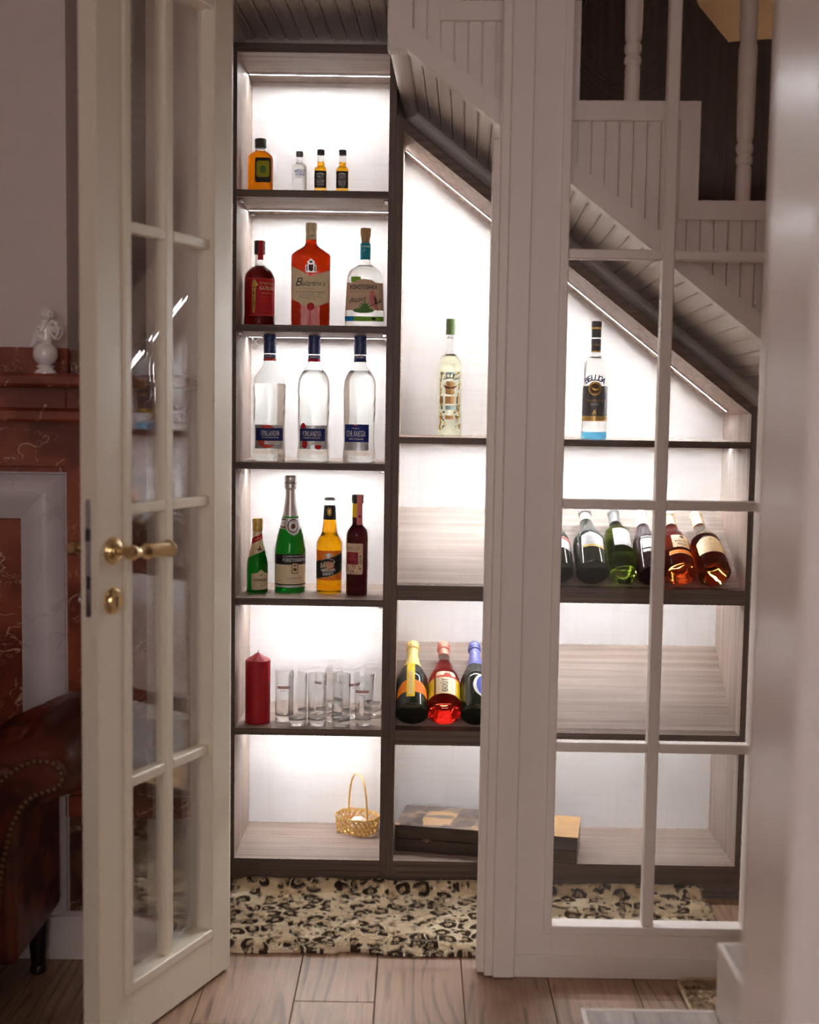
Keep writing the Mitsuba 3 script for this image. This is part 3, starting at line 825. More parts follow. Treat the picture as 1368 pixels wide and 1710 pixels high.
# --- second shelf
p = Prof([(0, 38), (3, 40.3), (18, 40.3), (24, 39.2), (118, 39.2), (130, 37.5), (142, 32), (152, 21), (157, 13.5), (160, 12.3), (188, 12.3)])
b = Bottle(p)
b.add('body', p.body(0, 0.157), 'dark_red')
b.add('neck', p.shell(0.1572, 0.188, 0.0025), 'glass_clear')
c = b.add('cap', lathe([(0.0128, 0.187), (0.0140, 0.188), (0.0140, 0.207), (0.0134, 0.208), (0.0142, 0.209), (0.0142, 0.2205), (0.0128, 0.222)], 32), 'black_plastic')
pn = Prof([(0, 14.6), (186, 13.0), (188, 14.6), (222, 14.6)])
q = flat(rect(-0.003, 0.0115, 0.172, 0.2215))
b.add('seal_strip', (pn.wrap(q[0][:, 0], q[0][:, 1], 0.0004), q[1]), 'ink_red', False, None, 'red paper seal over the cap')
l = b.decal('label', rect(-0.022, 0.060, 0.028, 0.121), 'ink_red')
b.decal('rim_line', join2([flat(rect(-0.060, 0.060, 0.1205, 0.1225)), flat(rect(-0.060, 0.060, 0.0262, 0.0285))]), 'ink_coral', 0.0007, l)
fig = Polygon([(-0.017, 0.104), (-0.013, 0.116), (-0.009, 0.121), (-0.005, 0.116), (0.0015, 0.104), (-0.003, 0.102), (-0.0045, 0.092), (-0.0065, 0.050), (-0.007, 0.033), (-0.0145, 0.033), (-0.0155, 0.070), (-0.016, 0.093), (-0.0155, 0.102)])
g = b.decal('golden_figure', fig, 'ink_gold', 0.0009, l)
b.decal('figure_line', join2([flat(ell(-0.0105, 0.0845, 0.0025)), flat(Polygon([(-0.012, 0.076), (-0.007, 0.050), (-0.008, 0.050), (-0.013, 0.076)])), flat(Polygon([(-0.0075, 0.064), (-0.013, 0.047), (-0.012, 0.047), (-0.0065, 0.064)])), flat(rect(-0.0155, -0.0035, 0.0985, 0.0995))]), 'ink_brown', 0.0012, l)
b.decal('lettering', join2([text2('ПРИЯТНЫЙ', 0.0065, (0.028, 0.1095), False, width=0.046), text2('БАЛЬЗАМ', 0.0095, (0.029, 0.0975), True, width=0.048), marks(0.034, 0.0038, (0.024, 0.0845), 8)]), 'paper_beige', 0.0009, l)
b.decal('small_print', join2([flat(rect(0.006 + 0.002 * (i % 2), 0.034, 0.0745 - 0.0062 * i, 0.0755 - 0.0062 * i)) for i in range(7)]), 'ink_coral', 0.0008, l)
b.place('balsam_bottle', 'rounded bottle of dark red balsam with red label and golden figure', stand(-0.4130, 3.318, ZB_))

p = Prof([(0, 46, 26, 4), (4, 50, 30, 4.2), (60, 50.4, 30, 4.2), (176, 51, 30, 4.2), (186, 50.5, 29.5, 4), (192, 45, 27, 3.4), (203, 29, 22, 2.6), (210, 19, 18.5, 2.1), (216, 15.5, 15.5, 2), (226, 14, 14, 2), (232, 14, 14, 2)])
b = Bottle(p)
b.add('body', p.body(0, 0.2255), 'amber_red')
b.add('cap', lathe([(0.0143, 0.2258), (0.0146, 0.226), (0.0146, 0.246), (0.0142, 0.2465), (0.0142, 0.2475), (0.0149, 0.248), (0.0152, 0.2685), (0.014, 0.2695)], 36), 'cap_cream')
l = b.decal('label', Polygon([(-0.0495, 0.156), (0.002, 0.129), (0.0495, 0.147), (0.0495, 0.065), (0.001, 0.046), (-0.0495, 0.072)]), 'paper_cream')
b.decal('lettering', join2([text2('B', 0.021, (-0.028, 0.1155), False, 0.95, 0.35), text2("allantine's", 0.0125, (0.009, 0.112), False, shear=0.35, width=0.061)]), 'ink_black', 0.0009, l)
b.decal('lettering', join2([text2('FINEST', 0.0042, (0.001, 0.0985), False, 1.7)] + [flat(rect(x, x + 0.012, 0.0981, 0.0987)) for x in (-0.031, 0.021)]), 'ink_tan', 0.0009, l)
b.decal('lettering', join2([text2('BLENDED SCOTCH WHISKY', 0.0036, (0, 0.0895), False, width=0.076)]), 'ink_brown', 0.0009, l)
b.decal('small_print', join2([flat(rect(-w / 2, w / 2, z, z + 0.0008)) for w, z in ((0.054, 0.0835), (0.058, 0.0795), (0.062, 0.0755), (0.036, 0.0708))]), 'ink_grey', 0.0008, l)
b.decal('seal', ell(0.001, 0.0525, 0.0098), 'ink_red', 0.0011, l)
crest = Polygon([(-0.0125, 0.140), (-0.0135, 0.158), (-0.008, 0.160), (-0.009, 0.168), (-0.003, 0.172), (0.001, 0.177), (0.005, 0.172), (0.011, 0.168), (0.010, 0.160), (0.0155, 0.158), (0.0145, 0.140)])
cr = b.decal('crest', crest, 'ink_silver', 0.0004, None, 'silver coat of arms')
b.decal('crest_line', join2([flat(Polygon([(-0.005, 0.146), (-0.005, 0.160), (0.007, 0.160), (0.007, 0.146), (0.001, 0.142)])), flat(rect(-0.011, -0.008, 0.143, 0.156)), flat(rect(0.010, 0.013, 0.143, 0.156)), flat(ell(0.001, 0.167, 0.004, 0.003))]), 'ink_brown', 0.0007, cr)
b.decal('cap_print', flat(rect(-0.004, 0.010, 0.235, 0.2362)), 'ink_black', 0.0009)
b.place('whisky_bottle', 'large square-shouldered bottle of amber whisky with a cream arrow-shaped label', stand(-0.2790, 3.320, ZB_, 0.05))

p = Prof([(0, 46, 25, 3.6), (3, 50, 28, 4), (12, 51.5, 28.5, 4), (28, 51.3, 28.5, 4), (110, 47.5, 27.5, 4), (130, 46, 27, 3.8), (142, 43, 26, 3.4), (154, 33, 22, 2.8), (163, 19, 17, 2.2), (169, 13.4, 13.4, 2), (174, 12.6, 12.6, 2), (222, 12.6, 12.6, 2), (224, 14, 14, 2), (228, 14, 14, 2)])
b = Bottle(p)
b.add('body', p.body(0, 0.160), 'vodka')
b.add('neck', p.shell(0.1602, 0.228, 0.0025), 'glass_clear')
b.add('stopper', lathe([(0.0088, 0.214), (0.0095, 0.226), (0.0125, 0.238), (0.0134, 0.242), (0.0134, 0.257), (0.0125, 0.258)], 32), 'cork')
nl = b.decal('neck_label', rect(-0.0195, 0.0195, 0.177, 0.2195), 'ink_teal', 0.0006)
b.decal('lettering', text2('7', 0.0085, (-0.003, 0.199), False, shear=0.2), 'ink_white', 0.0010, nl)
b.decal('print', join2([flat(rect(-0.008, 0.0125, 0.2085, 0.2125))]), 'ink_paleblue', 0.0010, nl)
l = b.decal('label', Polygon([(-0.0465, 0.1155), (-0.030, 0.1155), (-0.018, 0.1225), (0.0, 0.1255), (0.018, 0.1225), (0.030, 0.1155), (0.0465, 0.1155), (0.0495, 0.045), (-0.0495, 0.045)]), 'paper_beige')
b.decal('lettering', text2('КОНОПЛЯНКА', 0.0118, (-0.002, 0.1045), True, width=0.070), 'ink_black', 0.0009, l)
b.decal('lettering', marks(0.044, 0.0048, (-0.0135, 0.0935), 10), 'ink_grey', 0.0009, l)
b.decal('lettering', text2('Водка', 0.0115, (-0.0165, 0.0725), False, shear=0.55, rot=0.16, width=0.042), 'ink_black', 0.0012, l)
leaf = Polygon()
for a_, L in ((90, .020), (55, .018), (125, .018), (25, .017), (155, .017), (0, .014), (180, .014), (70, .013), (110, .013)):
    t = math.radians(a_)
    leaf = leaf.union(affinity.rotate(ell(L / 2, 0, L / 2, 0.0022, 12), a_, origin=(0, 0)))
leaf = affinity.translate(leaf, 0.001, 0.049)
b.decal('hemp_leaf', leaf.union(ell(-0.002, 0.044, 0.027, 0.0065)), 'ink_green', 0.0011, l)
bird = ell(0.0225, 0.072, 0.0098, 0.0165)
b.decal('bird', bird.union(ell(0.0205, 0.090, 0.0062)).union(Polygon([(0.016, 0.062), (0.034, 0.044), (0.037, 0.046), (0.028, 0.066)])), 'ink_pink', 0.0011, l)
b.decal('bird', join2([flat(Polygon([(0.024, 0.084), (0.033, 0.072), (0.034, 0.058), (0.027, 0.062)])), flat(ell(0.0195, 0.0915, 0.0012)), flat(Polygon([(0.013, 0.057), (0.045, 0.069), (0.0455, 0.0672), (0.014, 0.055)])), flat(Polygon([(0.036, 0.065), (0.043, 0.076), (0.0445, 0.0755), (0.038, 0.065)]))]), 'ink_brown', 0.0014, l)
b.decal('leaf_tag', rect(-0.035, -0.010, 0.1165, 0.131), 'ink_lime', 0.0003, l)
b.decal('stripe', rect(-0.0505, 0.0505, 0.0165, 0.029), 'ink_lime', 0.0007)
b.decal('stripe', rect(-0.0505, -0.026, 0.0165, 0.029, 0.001), 'ink_skyblue', 0.0010)
b.decal('stripe', rect(0.020, 0.030, 0.0185, 0.027, 0.003), 'ink_darkgreen', 0.0011)
b.place('vodka_bottle', 'clear flared vodka bottle with cork stopper and a bird on its beige label', stand(-0.1370, 3.318, ZB_))

# --- third shelf: three tall clear vodka bottles
p = Prof([(0, 40), (3, 43), (16, 43.3), (30, 41.5), (45, 41), (150, 41.2), (200, 42.3), (214, 41.5), (230, 36), (246, 26), (258, 19), (268, 16.0), (276, 15.3), (292, 15.0)])


def ice(t, z):
    """Melted-ice waves in the flanks of the glass."""
    band = np.clip((z - 0.095) / 0.03, 0, 1) * np.clip((0.215 - z) / 0.03, 0, 1)
    side = np.clip(np.abs(np.cos(t)) - 0.45, 0, 1) * 1.8
    return band * side * 0.035 * (np.sin(z * 230 + 3 * np.cos(t)) * np.sin(t * 9 + z * 60))


def tall(x, y, lab, level, kind):
    b = Bottle(p)
    b.add('body', p.body(0, level, N=72, wob=ice), 'vodka')
    b.add('neck', p.shell(level + 0.0003, 0.292, 0.0028), 'glass_clear')
    b.add('cap', lathe([(0.0154, 0.288), (0.0160, 0.289), (0.0160, 0.318), (0.0155, 0.3185), (0.0155, 0.3195), (0.0160, 0.320), (0.0160, 0.336), (0.015, 0.3375)], 36), 'cap_navy')
    nb = b.decal('neck_label', rect(-0.024, 0.024, 0.2675, 0.284), 'ink_navy', 0.0006)
    if kind != 'plain':
        b.decal('stripe', rect(-0.024, 0.024, 0.2675, 0.2745), 'ink_coral' if kind == 'grapefruit' else 'ink_red', 0.0009, nb)
    b.decal('lettering', text2('FINLANDIA', 0.0042, (0, 0.2795), True, width=0.021), 'ink_white', 0.0010, nb)
    if kind == 'plain':
        l = b.decal('label', rect(-0.045, 0.028, 0.054, 0.101), 'ink_deepblue')
        b.decal('lettering', text2('FINLANDIA', 0.0150, (-0.0085, 0.0765), False, width=0.054), 'ink_white', 0.0009, l)
        b.decal('lettering', text2('VODKA OF FINLAND', 0.0042, (-0.0075, 0.0625), True, width=0.040), 'ink_white', 0.0009, l)
        b.decal('antlers', join2([flat(ell(x_, 0.0885, 0.0052, 0.0035).difference(ell(x_, 0.0878, 0.0045, 0.0028)).intersection(rect(-1, 1, 0.0885, 1))) for x_ in (-0.013, -0.0035)]), 'ink_silver', 0.0009, l)
        b.decal('sun', ell(-0.0085, 0.1005, 0.0042).intersection(rect(-1, 1, 0.09, 0.101)), 'ink_coral', 0.0009, l)
        b.decal('silver_band', rect(-0.045, 0.028, 0.032, 0.0535), 'ink_silver', 0.0004)
    else:
        sh = -0.006 if kind == 'cranberry' else 0.003
        sb = b.decal('silver_band', rect(-0.041, 0.046, 0.033, 0.0965), 'ink_silver', 0.0004)
        if kind == 'grapefruit':
            b.decal('fruit_slice', ell(-0.002, 0.0655, 0.0285, 0.0315), 'ink_coral', 0.0007, sb)
        else:
            for fx, fz, rx, rz in ((-0.026, 0.092, 0.0085, 0.0105), (-0.021, 0.046, 0.0085, 0.0115), (0.0155, 0.041, 0.0085, 0.009)):
                b.decal('berry', ell(fx, fz, rx, rz), 'ink_red', 0.0007, sb)
        l = b.decal('label', rect(-0.036 + sh / 3, 0.043 + sh, 0.0545, 0.088), 'ink_navy', 0.0010)
        b.decal('lettering', text2('FINLANDIA', 0.0132, (0.0045 + sh, 0.0745), False, width=0.049), 'ink_white', 0.0014, l)
        b.decal('lettering', text2('NATURAL FLAVOURED VODKA', 0.0028, (0.0045 + sh, 0.0630), True, width=0.045), 'ink_white', 0.0014, l)
        b.decal('tag', rect(-0.008, 0.034, 0.0445, 0.0535), 'ink_white', 0.0009, l)
        b.decal('lettering', text2('GRAPEFRUIT' if kind == 'grapefruit' else 'CRANBERRY', 0.0040, (0.015, 0.049), True, width=0.026), 'ink_grey', 0.0013, l)
    b.place('vodka_bottle', lab, stand(x, y, ZC) @ np.diag([1, 1, 0.981, 1]), group='tall clear vodka bottles')


tall(-0.3855, 3.322, 'tall clear vodka bottle, partly emptied, with a coral fruit slice behind its blue label', 0.207, 'grapefruit')
tall(-0.2700, 3.338, 'tall clear vodka bottle with dark red berries around its blue label, middle of three', 0.243, 'cranberry')
tall(-0.1475, 3.320, 'tall clear vodka bottle with a plain deep blue label, right of the three', 0.243, 'plain')

# --- fourth shelf
p = Prof([(0, 25), (3, 28), (70, 28), (80, 27.2), (95, 23.8), (113, 19.5), (133, 14.8), (158, 12), (168, 12)])
b = Bottle(p)
b.add('body', p.body(0, 0.168), 'green_glass')
b.add('foil_head', lathe([(0.0125, 0.164), (0.0138, 0.166), (0.0138, 0.178), (0.0128, 0.180), (0.0135, 0.182), (0.0138, 0.193), (0.0125, 0.198)], 28), 'foil_gold')
l = b.decal('foil_collar', Polygon([(-0.075, 0.166), (0.060, 0.166), (0.060, 0.116), (0.030, 0.116), (0.0, 0.105), (-0.020, 0.096), (-0.040, 0.082), (-0.075, 0.082)]).intersection(rect(-0.028, 0.028, 0, 1)), 'foil_pale')
b.decal('band', Polygon([(-0.018, 0.128), (0.018, 0.146), (0.018, 0.160), (-0.018, 0.144)]), 'ink_red', 0.0009, l)
b.decal('lettering', marks(0.019, 0.0048, (0.004, 0.1458), 5, 0.42), 'foil_pale', 0.0013, l)
b.decal('crest', join2([flat(ell(0.0085, 0.120, 0.002, 0.006)), flat(ell(0.0125, 0.117, 0.004, 0.0018)), flat(ell(0.0045, 0.117, 0.004, 0.0018)), flat(rect(0.004, 0.013, 0.1125, 0.114))]), 'ink_brown', 0.0009, l)
l = b.decal('label', Polygon([(-0.013, 0.010), (0.040, 0.010), (0.040, 0.053), (0.024, 0.055), (0.018, 0.061), (0.014, 0.0635), (0.010, 0.061), (0.004, 0.055), (-0.013, 0.053)]), 'paper_cream')
b.decal('lettering', text2('HENKELL', 0.0064, (0.0155, 0.036), True, width=0.042), 'ink_brown', 0.0009, l)
b.decal('lettering', join2([marks(0.018, 0.0028, (0.013, 0.0285), 7), flat(rect(0.008, 0.019, 0.0195, 0.0205)), flat(ell(0.014, 0.049, 0.0032, 0.0022))]), 'ink_grey', 0.0009, l)
b.place('sparkling_wine_bottle', 'small green sparkling wine bottle with gold foil, leftmost on the fourth shelf', stand(-0.4160, 3.328, ZD))

p = Prof([(0, 37), (3, 41), (100, 41.3), (112, 40.8), (130, 38.3), (150, 34.5), (168, 29.5), (185, 24.5), (205, 20.8), (230, 17), (262, 13.4), (275, 13)])
b = Bottle(p)
b.add('body', p.body(0, 0.203), 'green_glass')
b.add('foil_neck', p.body(0.2035, 0.275), 'foil_silver')
b.add('foil_head', lathe([(0.0145, 0.2755), (0.0170, 0.279), (0.0168, 0.290), (0.0150, 0.294), (0.0163, 0.298), (0.0168, 0.308), (0.0140, 0.3125), (0.006, 0.3135)], 30), 'foil_silver')
b.add('foil_wire', tube([(0.0160 * math.cos(t), 0.0160 * math.sin(t), 0.2925 + 0.0016 * math.sin(5 * t)) for t in np.linspace(0, 2 * np.pi, 30, endpoint=False)], 0.0012, 6, True), 'foil_grey', True)
b.decal('red_mark', ell(0.004, 0.281, 0.0032), 'ink_red', 0.0022)
l = b.decal('collar_label', Polygon([(-0.036, 0.172), (-0.010, 0.170), (0.000, 0.160), (0.012, 0.153), (0.024, 0.158), (0.030, 0.168), (0.036, 0.170), (0.030, 0.198), (0.0, 0.200), (-0.030, 0.200)]), 'ink_silver', 0.0007)
b.decal('band', join2([flat(Polygon([(-0.034, 0.1745), (-0.010, 0.1725), (-0.010, 0.1765), (-0.034, 0.1785)])), flat(Polygon([(-0.030, 0.194), (-0.010, 0.194), (-0.010, 0.1975), (-0.030, 0.1975)])), flat(ell(0.0105, 0.179, 0.0155, 0.0185).difference(ell(0.0105, 0.179, 0.0125, 0.0155))), flat(ell(0.0105, 0.178, 0.0058, 0.0068)), flat(rect(0.0055, 0.0155, 0.190, 0.1915))]), 'ink_brown', 0.0010, l)
b.decal('lettering', marks(0.013, 0.0055, (-0.0195, 0.186), 3), 'ink_brown', 0.0010, l)
l = b.decal('label', rect(-0.047, 0.060, 0.022, 0.104), 'paper_cream', 0.0005)
bb = b.decal('band', rect(-0.047, 0.060, 0.077, 0.104), 'ink_black', 0.0008, l)
b.decal('lettering', text2('FÜRSTENBERG', 0.0085, (0.0175, 0.0888), False, width=0.066), 'ink_white', 0.0012, l)
b.decal('small_print', rect(-0.016, 0.05, 0.0985, 0.1000), 'ink_silver', 0.0012, l)
b.decal('emblem', rect(0.0085, 0.0255, 0.0525, 0.081), 'ink_brown', 0.0013, l)
b.decal('emblem_field', rect(0.0105, 0.0235, 0.0545, 0.079), 'paper_cream', 0.0015, l)
b.decal('emblem_crown', join2([flat(ell(0.017, 0.0635, 0.0046)), flat(Polygon([(0.0135, 0.072), (0.0125, 0.0765), (0.0155, 0.0745), (0.017, 0.0775), (0.0185, 0.0745), (0.0215, 0.0765), (0.0205, 0.072)]))]), 'ink_brown', 0.0017, l)
b.decal('lettering', text2('CUVÉE FORT', 0.0055, (0.0165, 0.0395), False, width=0.044), 'ink_grey', 0.0010, l)
b.decal('lettering', marks(0.016, 0.0042, (0.0175, 0.0305), 5), 'ink_tan', 0.0010, l)
b.decal('band', join2([flat(rect(-0.047, 0.060, 0.0215, 0.0240)), flat(rect(-0.047, 0.060, 0.0765, 0.0785))]), 'ink_black', 0.0010, l)
b.decal('band', rect(-0.047, 0.060, 0.0150, 0.0208), 'ink_silver', 0.0010, l)
b.place('sparkling_wine_bottle', 'large green sparkling wine bottle with silver foil and cream label on the fourth shelf', stand(-0.3312, 3.355, ZD))

p = Prof([(0, 30), (3, 33.5), (128, 34.2), (136, 33.4), (146, 29), (158, 22), (166, 19.8), (178, 18.6), (197, 16.6), (234, 14.2), (238, 12.6), (250, 12.8)])
b = Bottle(p)
b.add('body', p.body(0, 0.228), 'beer')
b.add('neck', p.shell(0.2283, 0.250, 0.0025), 'glass_clear')
t = np.linspace(0, 2 * np.pi, 64, endpoint=False)
b.add('crown_cap', rings([[((r + w * (0.0006 if i % 3 else -0.0004)) * math.cos(a), (r + w * (0.0006 if i % 3 else -0.0004)) * math.sin(a), z) for i, a in enumerate(t)] for r, z, w in ((0.0128, 0.2485, 0), (0.0140, 0.249, 1), (0.0132, 0.2535, 0.6), (0.0118, 0.2562, 0), (0.009, 0.2568, 0))]), 'cap_grey', 20)
nl = b.decal('neck_label', rect(-0.024, 0.024, 0.197, 0.2355), 'ink_black', 0.0006)
b.decal('emblem', ell(0, 0.2185, 0.0062, 0.0105).difference(ell(0, 0.2185, 0.0048, 0.0088)).union(rect(-0.003, 0.003, 0.213, 0.224)), 'ink_gold', 0.0009, nl)
l = b.decal('label', rect(-0.046, 0.046, 0.036, 0.1155), 'ink_orange', 0.0005)
b.decal('band', Polygon([(-0.046, 0.038), (0.0, 0.046), (0.046, 0.062), (0.046, 0.110), (0.0, 0.096), (-0.046, 0.084)]), 'ink_black', 0.0008, l)
b.decal('band', join2([flat(Polygon([(-0.046, 0.0365), (0.0, 0.0445), (0.046, 0.0605), (0.046, 0.0625), (0.0, 0.0465), (-0.046, 0.0385)])), flat(Polygon([(0.012, 0.099), (0.046, 0.110), (0.046, 0.1125), (0.012, 0.1015)]))]), 'ink_gold', 0.0010, l)
b.decal('red_shield', Polygon([(-0.006, 0.082), (0.006, 0.088), (0.012, 0.076), (0.014, 0.066), (0.004, 0.062), (-0.004, 0.070)]), 'ink_red', 0.0011, l)
b.decal('eagle', join2([flat(Polygon([(-0.018, 0.105), (-0.006, 0.106), (0.0, 0.109), (0.008, 0.107), (0.014, 0.1005), (0.007, 0.102), (0.003, 0.097), (-0.003, 0.097), (-0.006, 0.1015)])), flat(ell(-0.002, 0.086, 0.018, 0.010).difference(ell(-0.002, 0.085, 0.0172, 0.0092)).intersection(rect(-1, 1, 0.087, 1)))]), 'ink_silver', 0.0011, l)
b.decal('lettering', text2('Miller', 0.0140, (-0.002, 0.0795), True, shear=0.35, rot=0.20, width=0.040), 'paper_cream', 0.0014, l)
b.decal('swoosh', Polygon([(-0.022, 0.0635), (0.014, 0.0755), (0.015, 0.0735), (-0.020, 0.0618)]), 'paper_cream', 0.0014, l)
b.decal('lettering', join2([text2('GENUINE', 0.0064, (0.0, 0.0635), True, rot=0.10, width=0.036), text2('DRAFT', 0.0070, (0.0, 0.0540), True, rot=0.10, width=0.029)]), 'ink_white', 0.0014, l)
b.place('beer_bottle', 'clear long-necked bottle of golden beer with a black and orange label', stand(-0.2250, 3.345, ZD))

p = Prof([(0, 25), (3, 28), (150, 28.4), (162, 27.6), (174, 24), (184, 16), (190, 13.6), (246, 13.2), (250, 13.2)])
b = Bottle(p)
b.add('body', p.body(0, 0.246), 'wine_red')
b.add('cap', lathe([(0.0138, 0.2445), (0.0156, 0.245), (0.0156, 0.249), (0.0146, 0.2505), (0.0156, 0.252), (0.0156, 0.2575), (0.0148, 0.2585), (0.0156, 0.2595), (0.0156, 0.2655), (0.0142, 0.2665)], 32), 'black_plastic')
b.decal('neck_tag', rect(-0.016, 0.0, 0.207, 0.2435), 'ink_yellow', 0.0005, None, 'yellow paper tag on the neck')
pn = Prof([(0, 16.2), (240, 14.0), (246, 16.2), (267, 16.2)])
q = flat(rect(-0.001, 0.0145, 0.183, 0.2663))
s = b.add('seal_strip', (pn.wrap(q[0][:, 0], q[0][:, 1], 0.0004), q[1]), 'ink_pink', False, None, 'pale pink paper seal over the cap')
q = flat(ell(0.0065, 0.210, 0.0034))
b.add('stamp', (pn.wrap(q[0][:, 0], q[0][:, 1], 0.0008), q[1]), 'ink_brown', False, s)
l = b.decal('label', rect(-0.040, 0.0175, 0.057, 0.139, 0.003), 'paper_beige')
b.decal('lettering', text2('GOLD', 0.0085, (-0.010, 0.1255), False, width=0.036), 'ink_grey', 0.0009, l)
b.decal('panel', rect(-0.030, 0.0045, 0.083, 0.116), 'ink_burgundy', 0.0008, l)
b.decal('lettering', join2([marks(0.022, 0.0030, (-0.0125, 0.1005), 7), flat(ell(-0.0125, 0.109, 0.008, 0.003).difference(ell(-0.0125, 0.109, 0.0072, 0.0023))), flat(rect(-0.0215, -0.003, 0.0955, 0.0962))]), 'ink_pink', 0.0012, l)
orn = []
for i in range(46):
    x_, z_ = (-0.034 + 0.048 * rng.random(), 0.060 + 0.020 * rng.random()) if i < 32 else (0.0075 + 0.0085 * rng.random(), 0.08 + 0.026 * rng.random())
    orn.append(flat(affinity.rotate(ell(x_, z_, 0.0026, 0.0007, 8), rng.random() * 180, origin=(x_, z_))))
b.decal('ornament', join2(orn), 'ink_brown', 0.0009, l)
b.place('wine_bottle', 'slim dark red wine bottle with beige label and pink seal strip over its cap', stand(-0.1492, 3.313, ZD))

# --- the two vodka bottles on the long shelf
p = Prof([(0, 33, 33, 2.2), (3, 35, 35, 2.2), (24, 34.6, 34.6, 2.2), (180, 32.8, 32.8, 2.2), (196, 32, 32, 2.2), (208, 27.5, 27.5, 2.1), (217, 18, 18, 2), (223, 12.8), (230, 11.6), (285, 11.2)])
b = Bottle(p)
b.add('body', p.body(0, 0.222), 'vodka_green')
b.add('neck', p.shell(0.2223, 0.285, 0.0025), 'glass_clear')
c = b.add('cap', lathe([(0.0118, 0.2755), (0.0122, 0.276), (0.0122, 0.2905), (0.0118, 0.291), (0.0118, 0.2918), (0.0123, 0.2925), (0.0123, 0.317), (0.0115, 0.318)], 32), 'cap_green')
b.decal('lettering', text2('BELUGA', 0.0045, (0, 0.2665), True, width=0.018), 'ink_grey', 0.0006)
b.decal('lettering', arc2('BELUGA', 0.0140, (-0.001, 0.128), 0.0350, 1.50), 'ink_darkgreen', 0.0007)
ds = b.decal('disc', ell(0.0, 0.1295, 0.0165, 0.0185), 'ink_tan', 0.0005)
b.decal('disc_ring', ell(0.0, 0.1295, 0.0175, 0.0195).difference(ell(0.0, 0.1295, 0.0165, 0.0185)).difference(rect(-0.006, 0.006, 0.1, 0.16)), 'ink_brown', 0.0006, ds)
b.decal('fish', Polygon([(-0.0195, 0.1400), (-0.010, 0.1345), (0.002, 0.1315), (0.014, 0.1345), (0.0215, 0.1390), (0.018, 0.1325), (0.010, 0.1280), (0.0, 0.1275), (-0.009, 0.1290), (-0.0085, 0.1245), (-0.013, 0.1300)]), 'ink_brown', 0.0009, ds)
b.decal('patch', join2([flat(rect(-0.028, 0.024, 0.0865, 0.107)), flat(rect(-0.026, 0.022, 0.045, 0.055))]), 'ink_tan', 0.0005)
b.decal('patch', join2([flat(rect(-0.026, 0.024, 0.0705, 0.0825)), flat(rect(-0.030, 0.016, 0.166, 0.1725))]), 'ink_paleblue', 0.0005)
fl, lf, dk_ = [], [], []
for i in range(20):
    z_ = 0.020 + 0.15 * (i / 19.0)
    for sx in (-1, 1):
        x_ = sx * (0.021 + 0.013 * rng.random())
        fl.append(flat(affinity.rotate(ell(x_, z_, 0.0046 + 0.002 * rng.random(), 0.0030, 10), rng.random() * 180, origin=(x_, z_))))
        x_ = sx * (0.020 + 0.014 * rng.random())
        lf.append(flat(affinity.rotate(ell(x_, z_ + 0.004, 0.0048, 0.0014, 10), 40 + rng.random() * 100, origin=(x_, z_ + 0.004))))
for i in range(14):
    x_ = (1 if i % 2 else -1) * (0.014 + 0.012 * rng.random())
    z_ = 0.020 + 0.045 * rng.random()
    dk_.append(flat(affinity.rotate(ell(x_, z_, 0.0036, 0.0018, 10), rng.random() * 180, origin=(x_, z_))))
fl += [flat(ell(0.0155, 0.0635, 0.0042, 0.0062)), flat(ell(-0.016, 0.034, 0.0048, 0.0062))]
b.decal('flowers', join2(fl), 'ink_yellow', 0.0006)
b.decal('leaves', join2(lf), 'ink_lime', 0.0008)
b.decal('seeds', join2(dk_), 'ink_darkgreen', 0.0009)
b.place('vodka_bottle', 'clear vodka bottle with green cap and yellow flower print on the long shelf', stand(0.0930, 3.460, ZG))

p = Prof([(0, 31), (3, 33.3), (120, 32.4), (180, 31.4), (193, 30), (204, 25), (213, 15), (218, 12.6), (226, 12.0), (268, 12.0)])
b = Bottle(p)
b.add('base_liquid', p.body(0, 0.019), 'blue_base', label='blue tinted base')
b.add('body', p.body(0.0193, 0.214), 'vodka')
b.add('neck', p.shell(0.2143, 0.268, 0.0025), 'glass_clear')
b.add('cap', lathe([(0.0122, 0.265), (0.0125, 0.2655), (0.0125, 0.282), (0.0122, 0.2825), (0.0130, 0.283), (0.0130, 0.3055), (0.012, 0.3065)], 32), 'cap_slate')
b.add('cap_ring', lathe([(0.0128, 0.2855), (0.0133, 0.286), (0.0133, 0.291), (0.0128, 0.2915)], 32), 'foil_gold')
nl = b.decal('neck_label', rect(-0.022, 0.022, 0.226, 0.2605), 'cap_slate', 0.0006)
b.decal('lettering', text2('BELUGA', 0.0050, (-0.001, 0.245), True, width=0.017), 'ink_gold', 0.0010, nl)
b.decal('band', rect(-0.022, 0.022, 0.226, 0.230), 'ink_gold', 0.0009, nl)
b.decal('lettering', arc2('BELUGA', 0.0140, (-0.005, 0.1170), 0.0425, 1.20), 'ink_navy', 0.0007)
l = b.decal('label', rect(-0.046, 0.042, 0.0605, 0.138), 'cap_slate', 0.0005)
b.decal('medallion', ell(-0.0045, 0.1315, 0.0175, 0.0185).difference(ell(-0.0045, 0.1315, 0.0125, 0.0135)), 'ink_gold', 0.0010, l)
b.decal('medallion_field', ell(-0.0045, 0.1315, 0.0125, 0.0135), 'ink_brown', 0.0009, l)
b.decal('fish', Polygon([(-0.0145, 0.136), (-0.008, 0.132), (0.0, 0.131), (0.0065, 0.135), (0.005, 0.128), (-0.003, 0.126), (-0.010, 0.128)]), 'ink_gold', 0.0012, l)
b.decal('lettering', text2('TRANSATLANTIC', 0.0060, (-0.0035, 0.1000), False, width=0.052), 'ink_gold', 0.0009, l)
b.decal('lettering', text2('Racing', 0.0060, (-0.0045, 0.0915), False, shear=0.45, width=0.022), 'ink_silver', 0.0009, l)
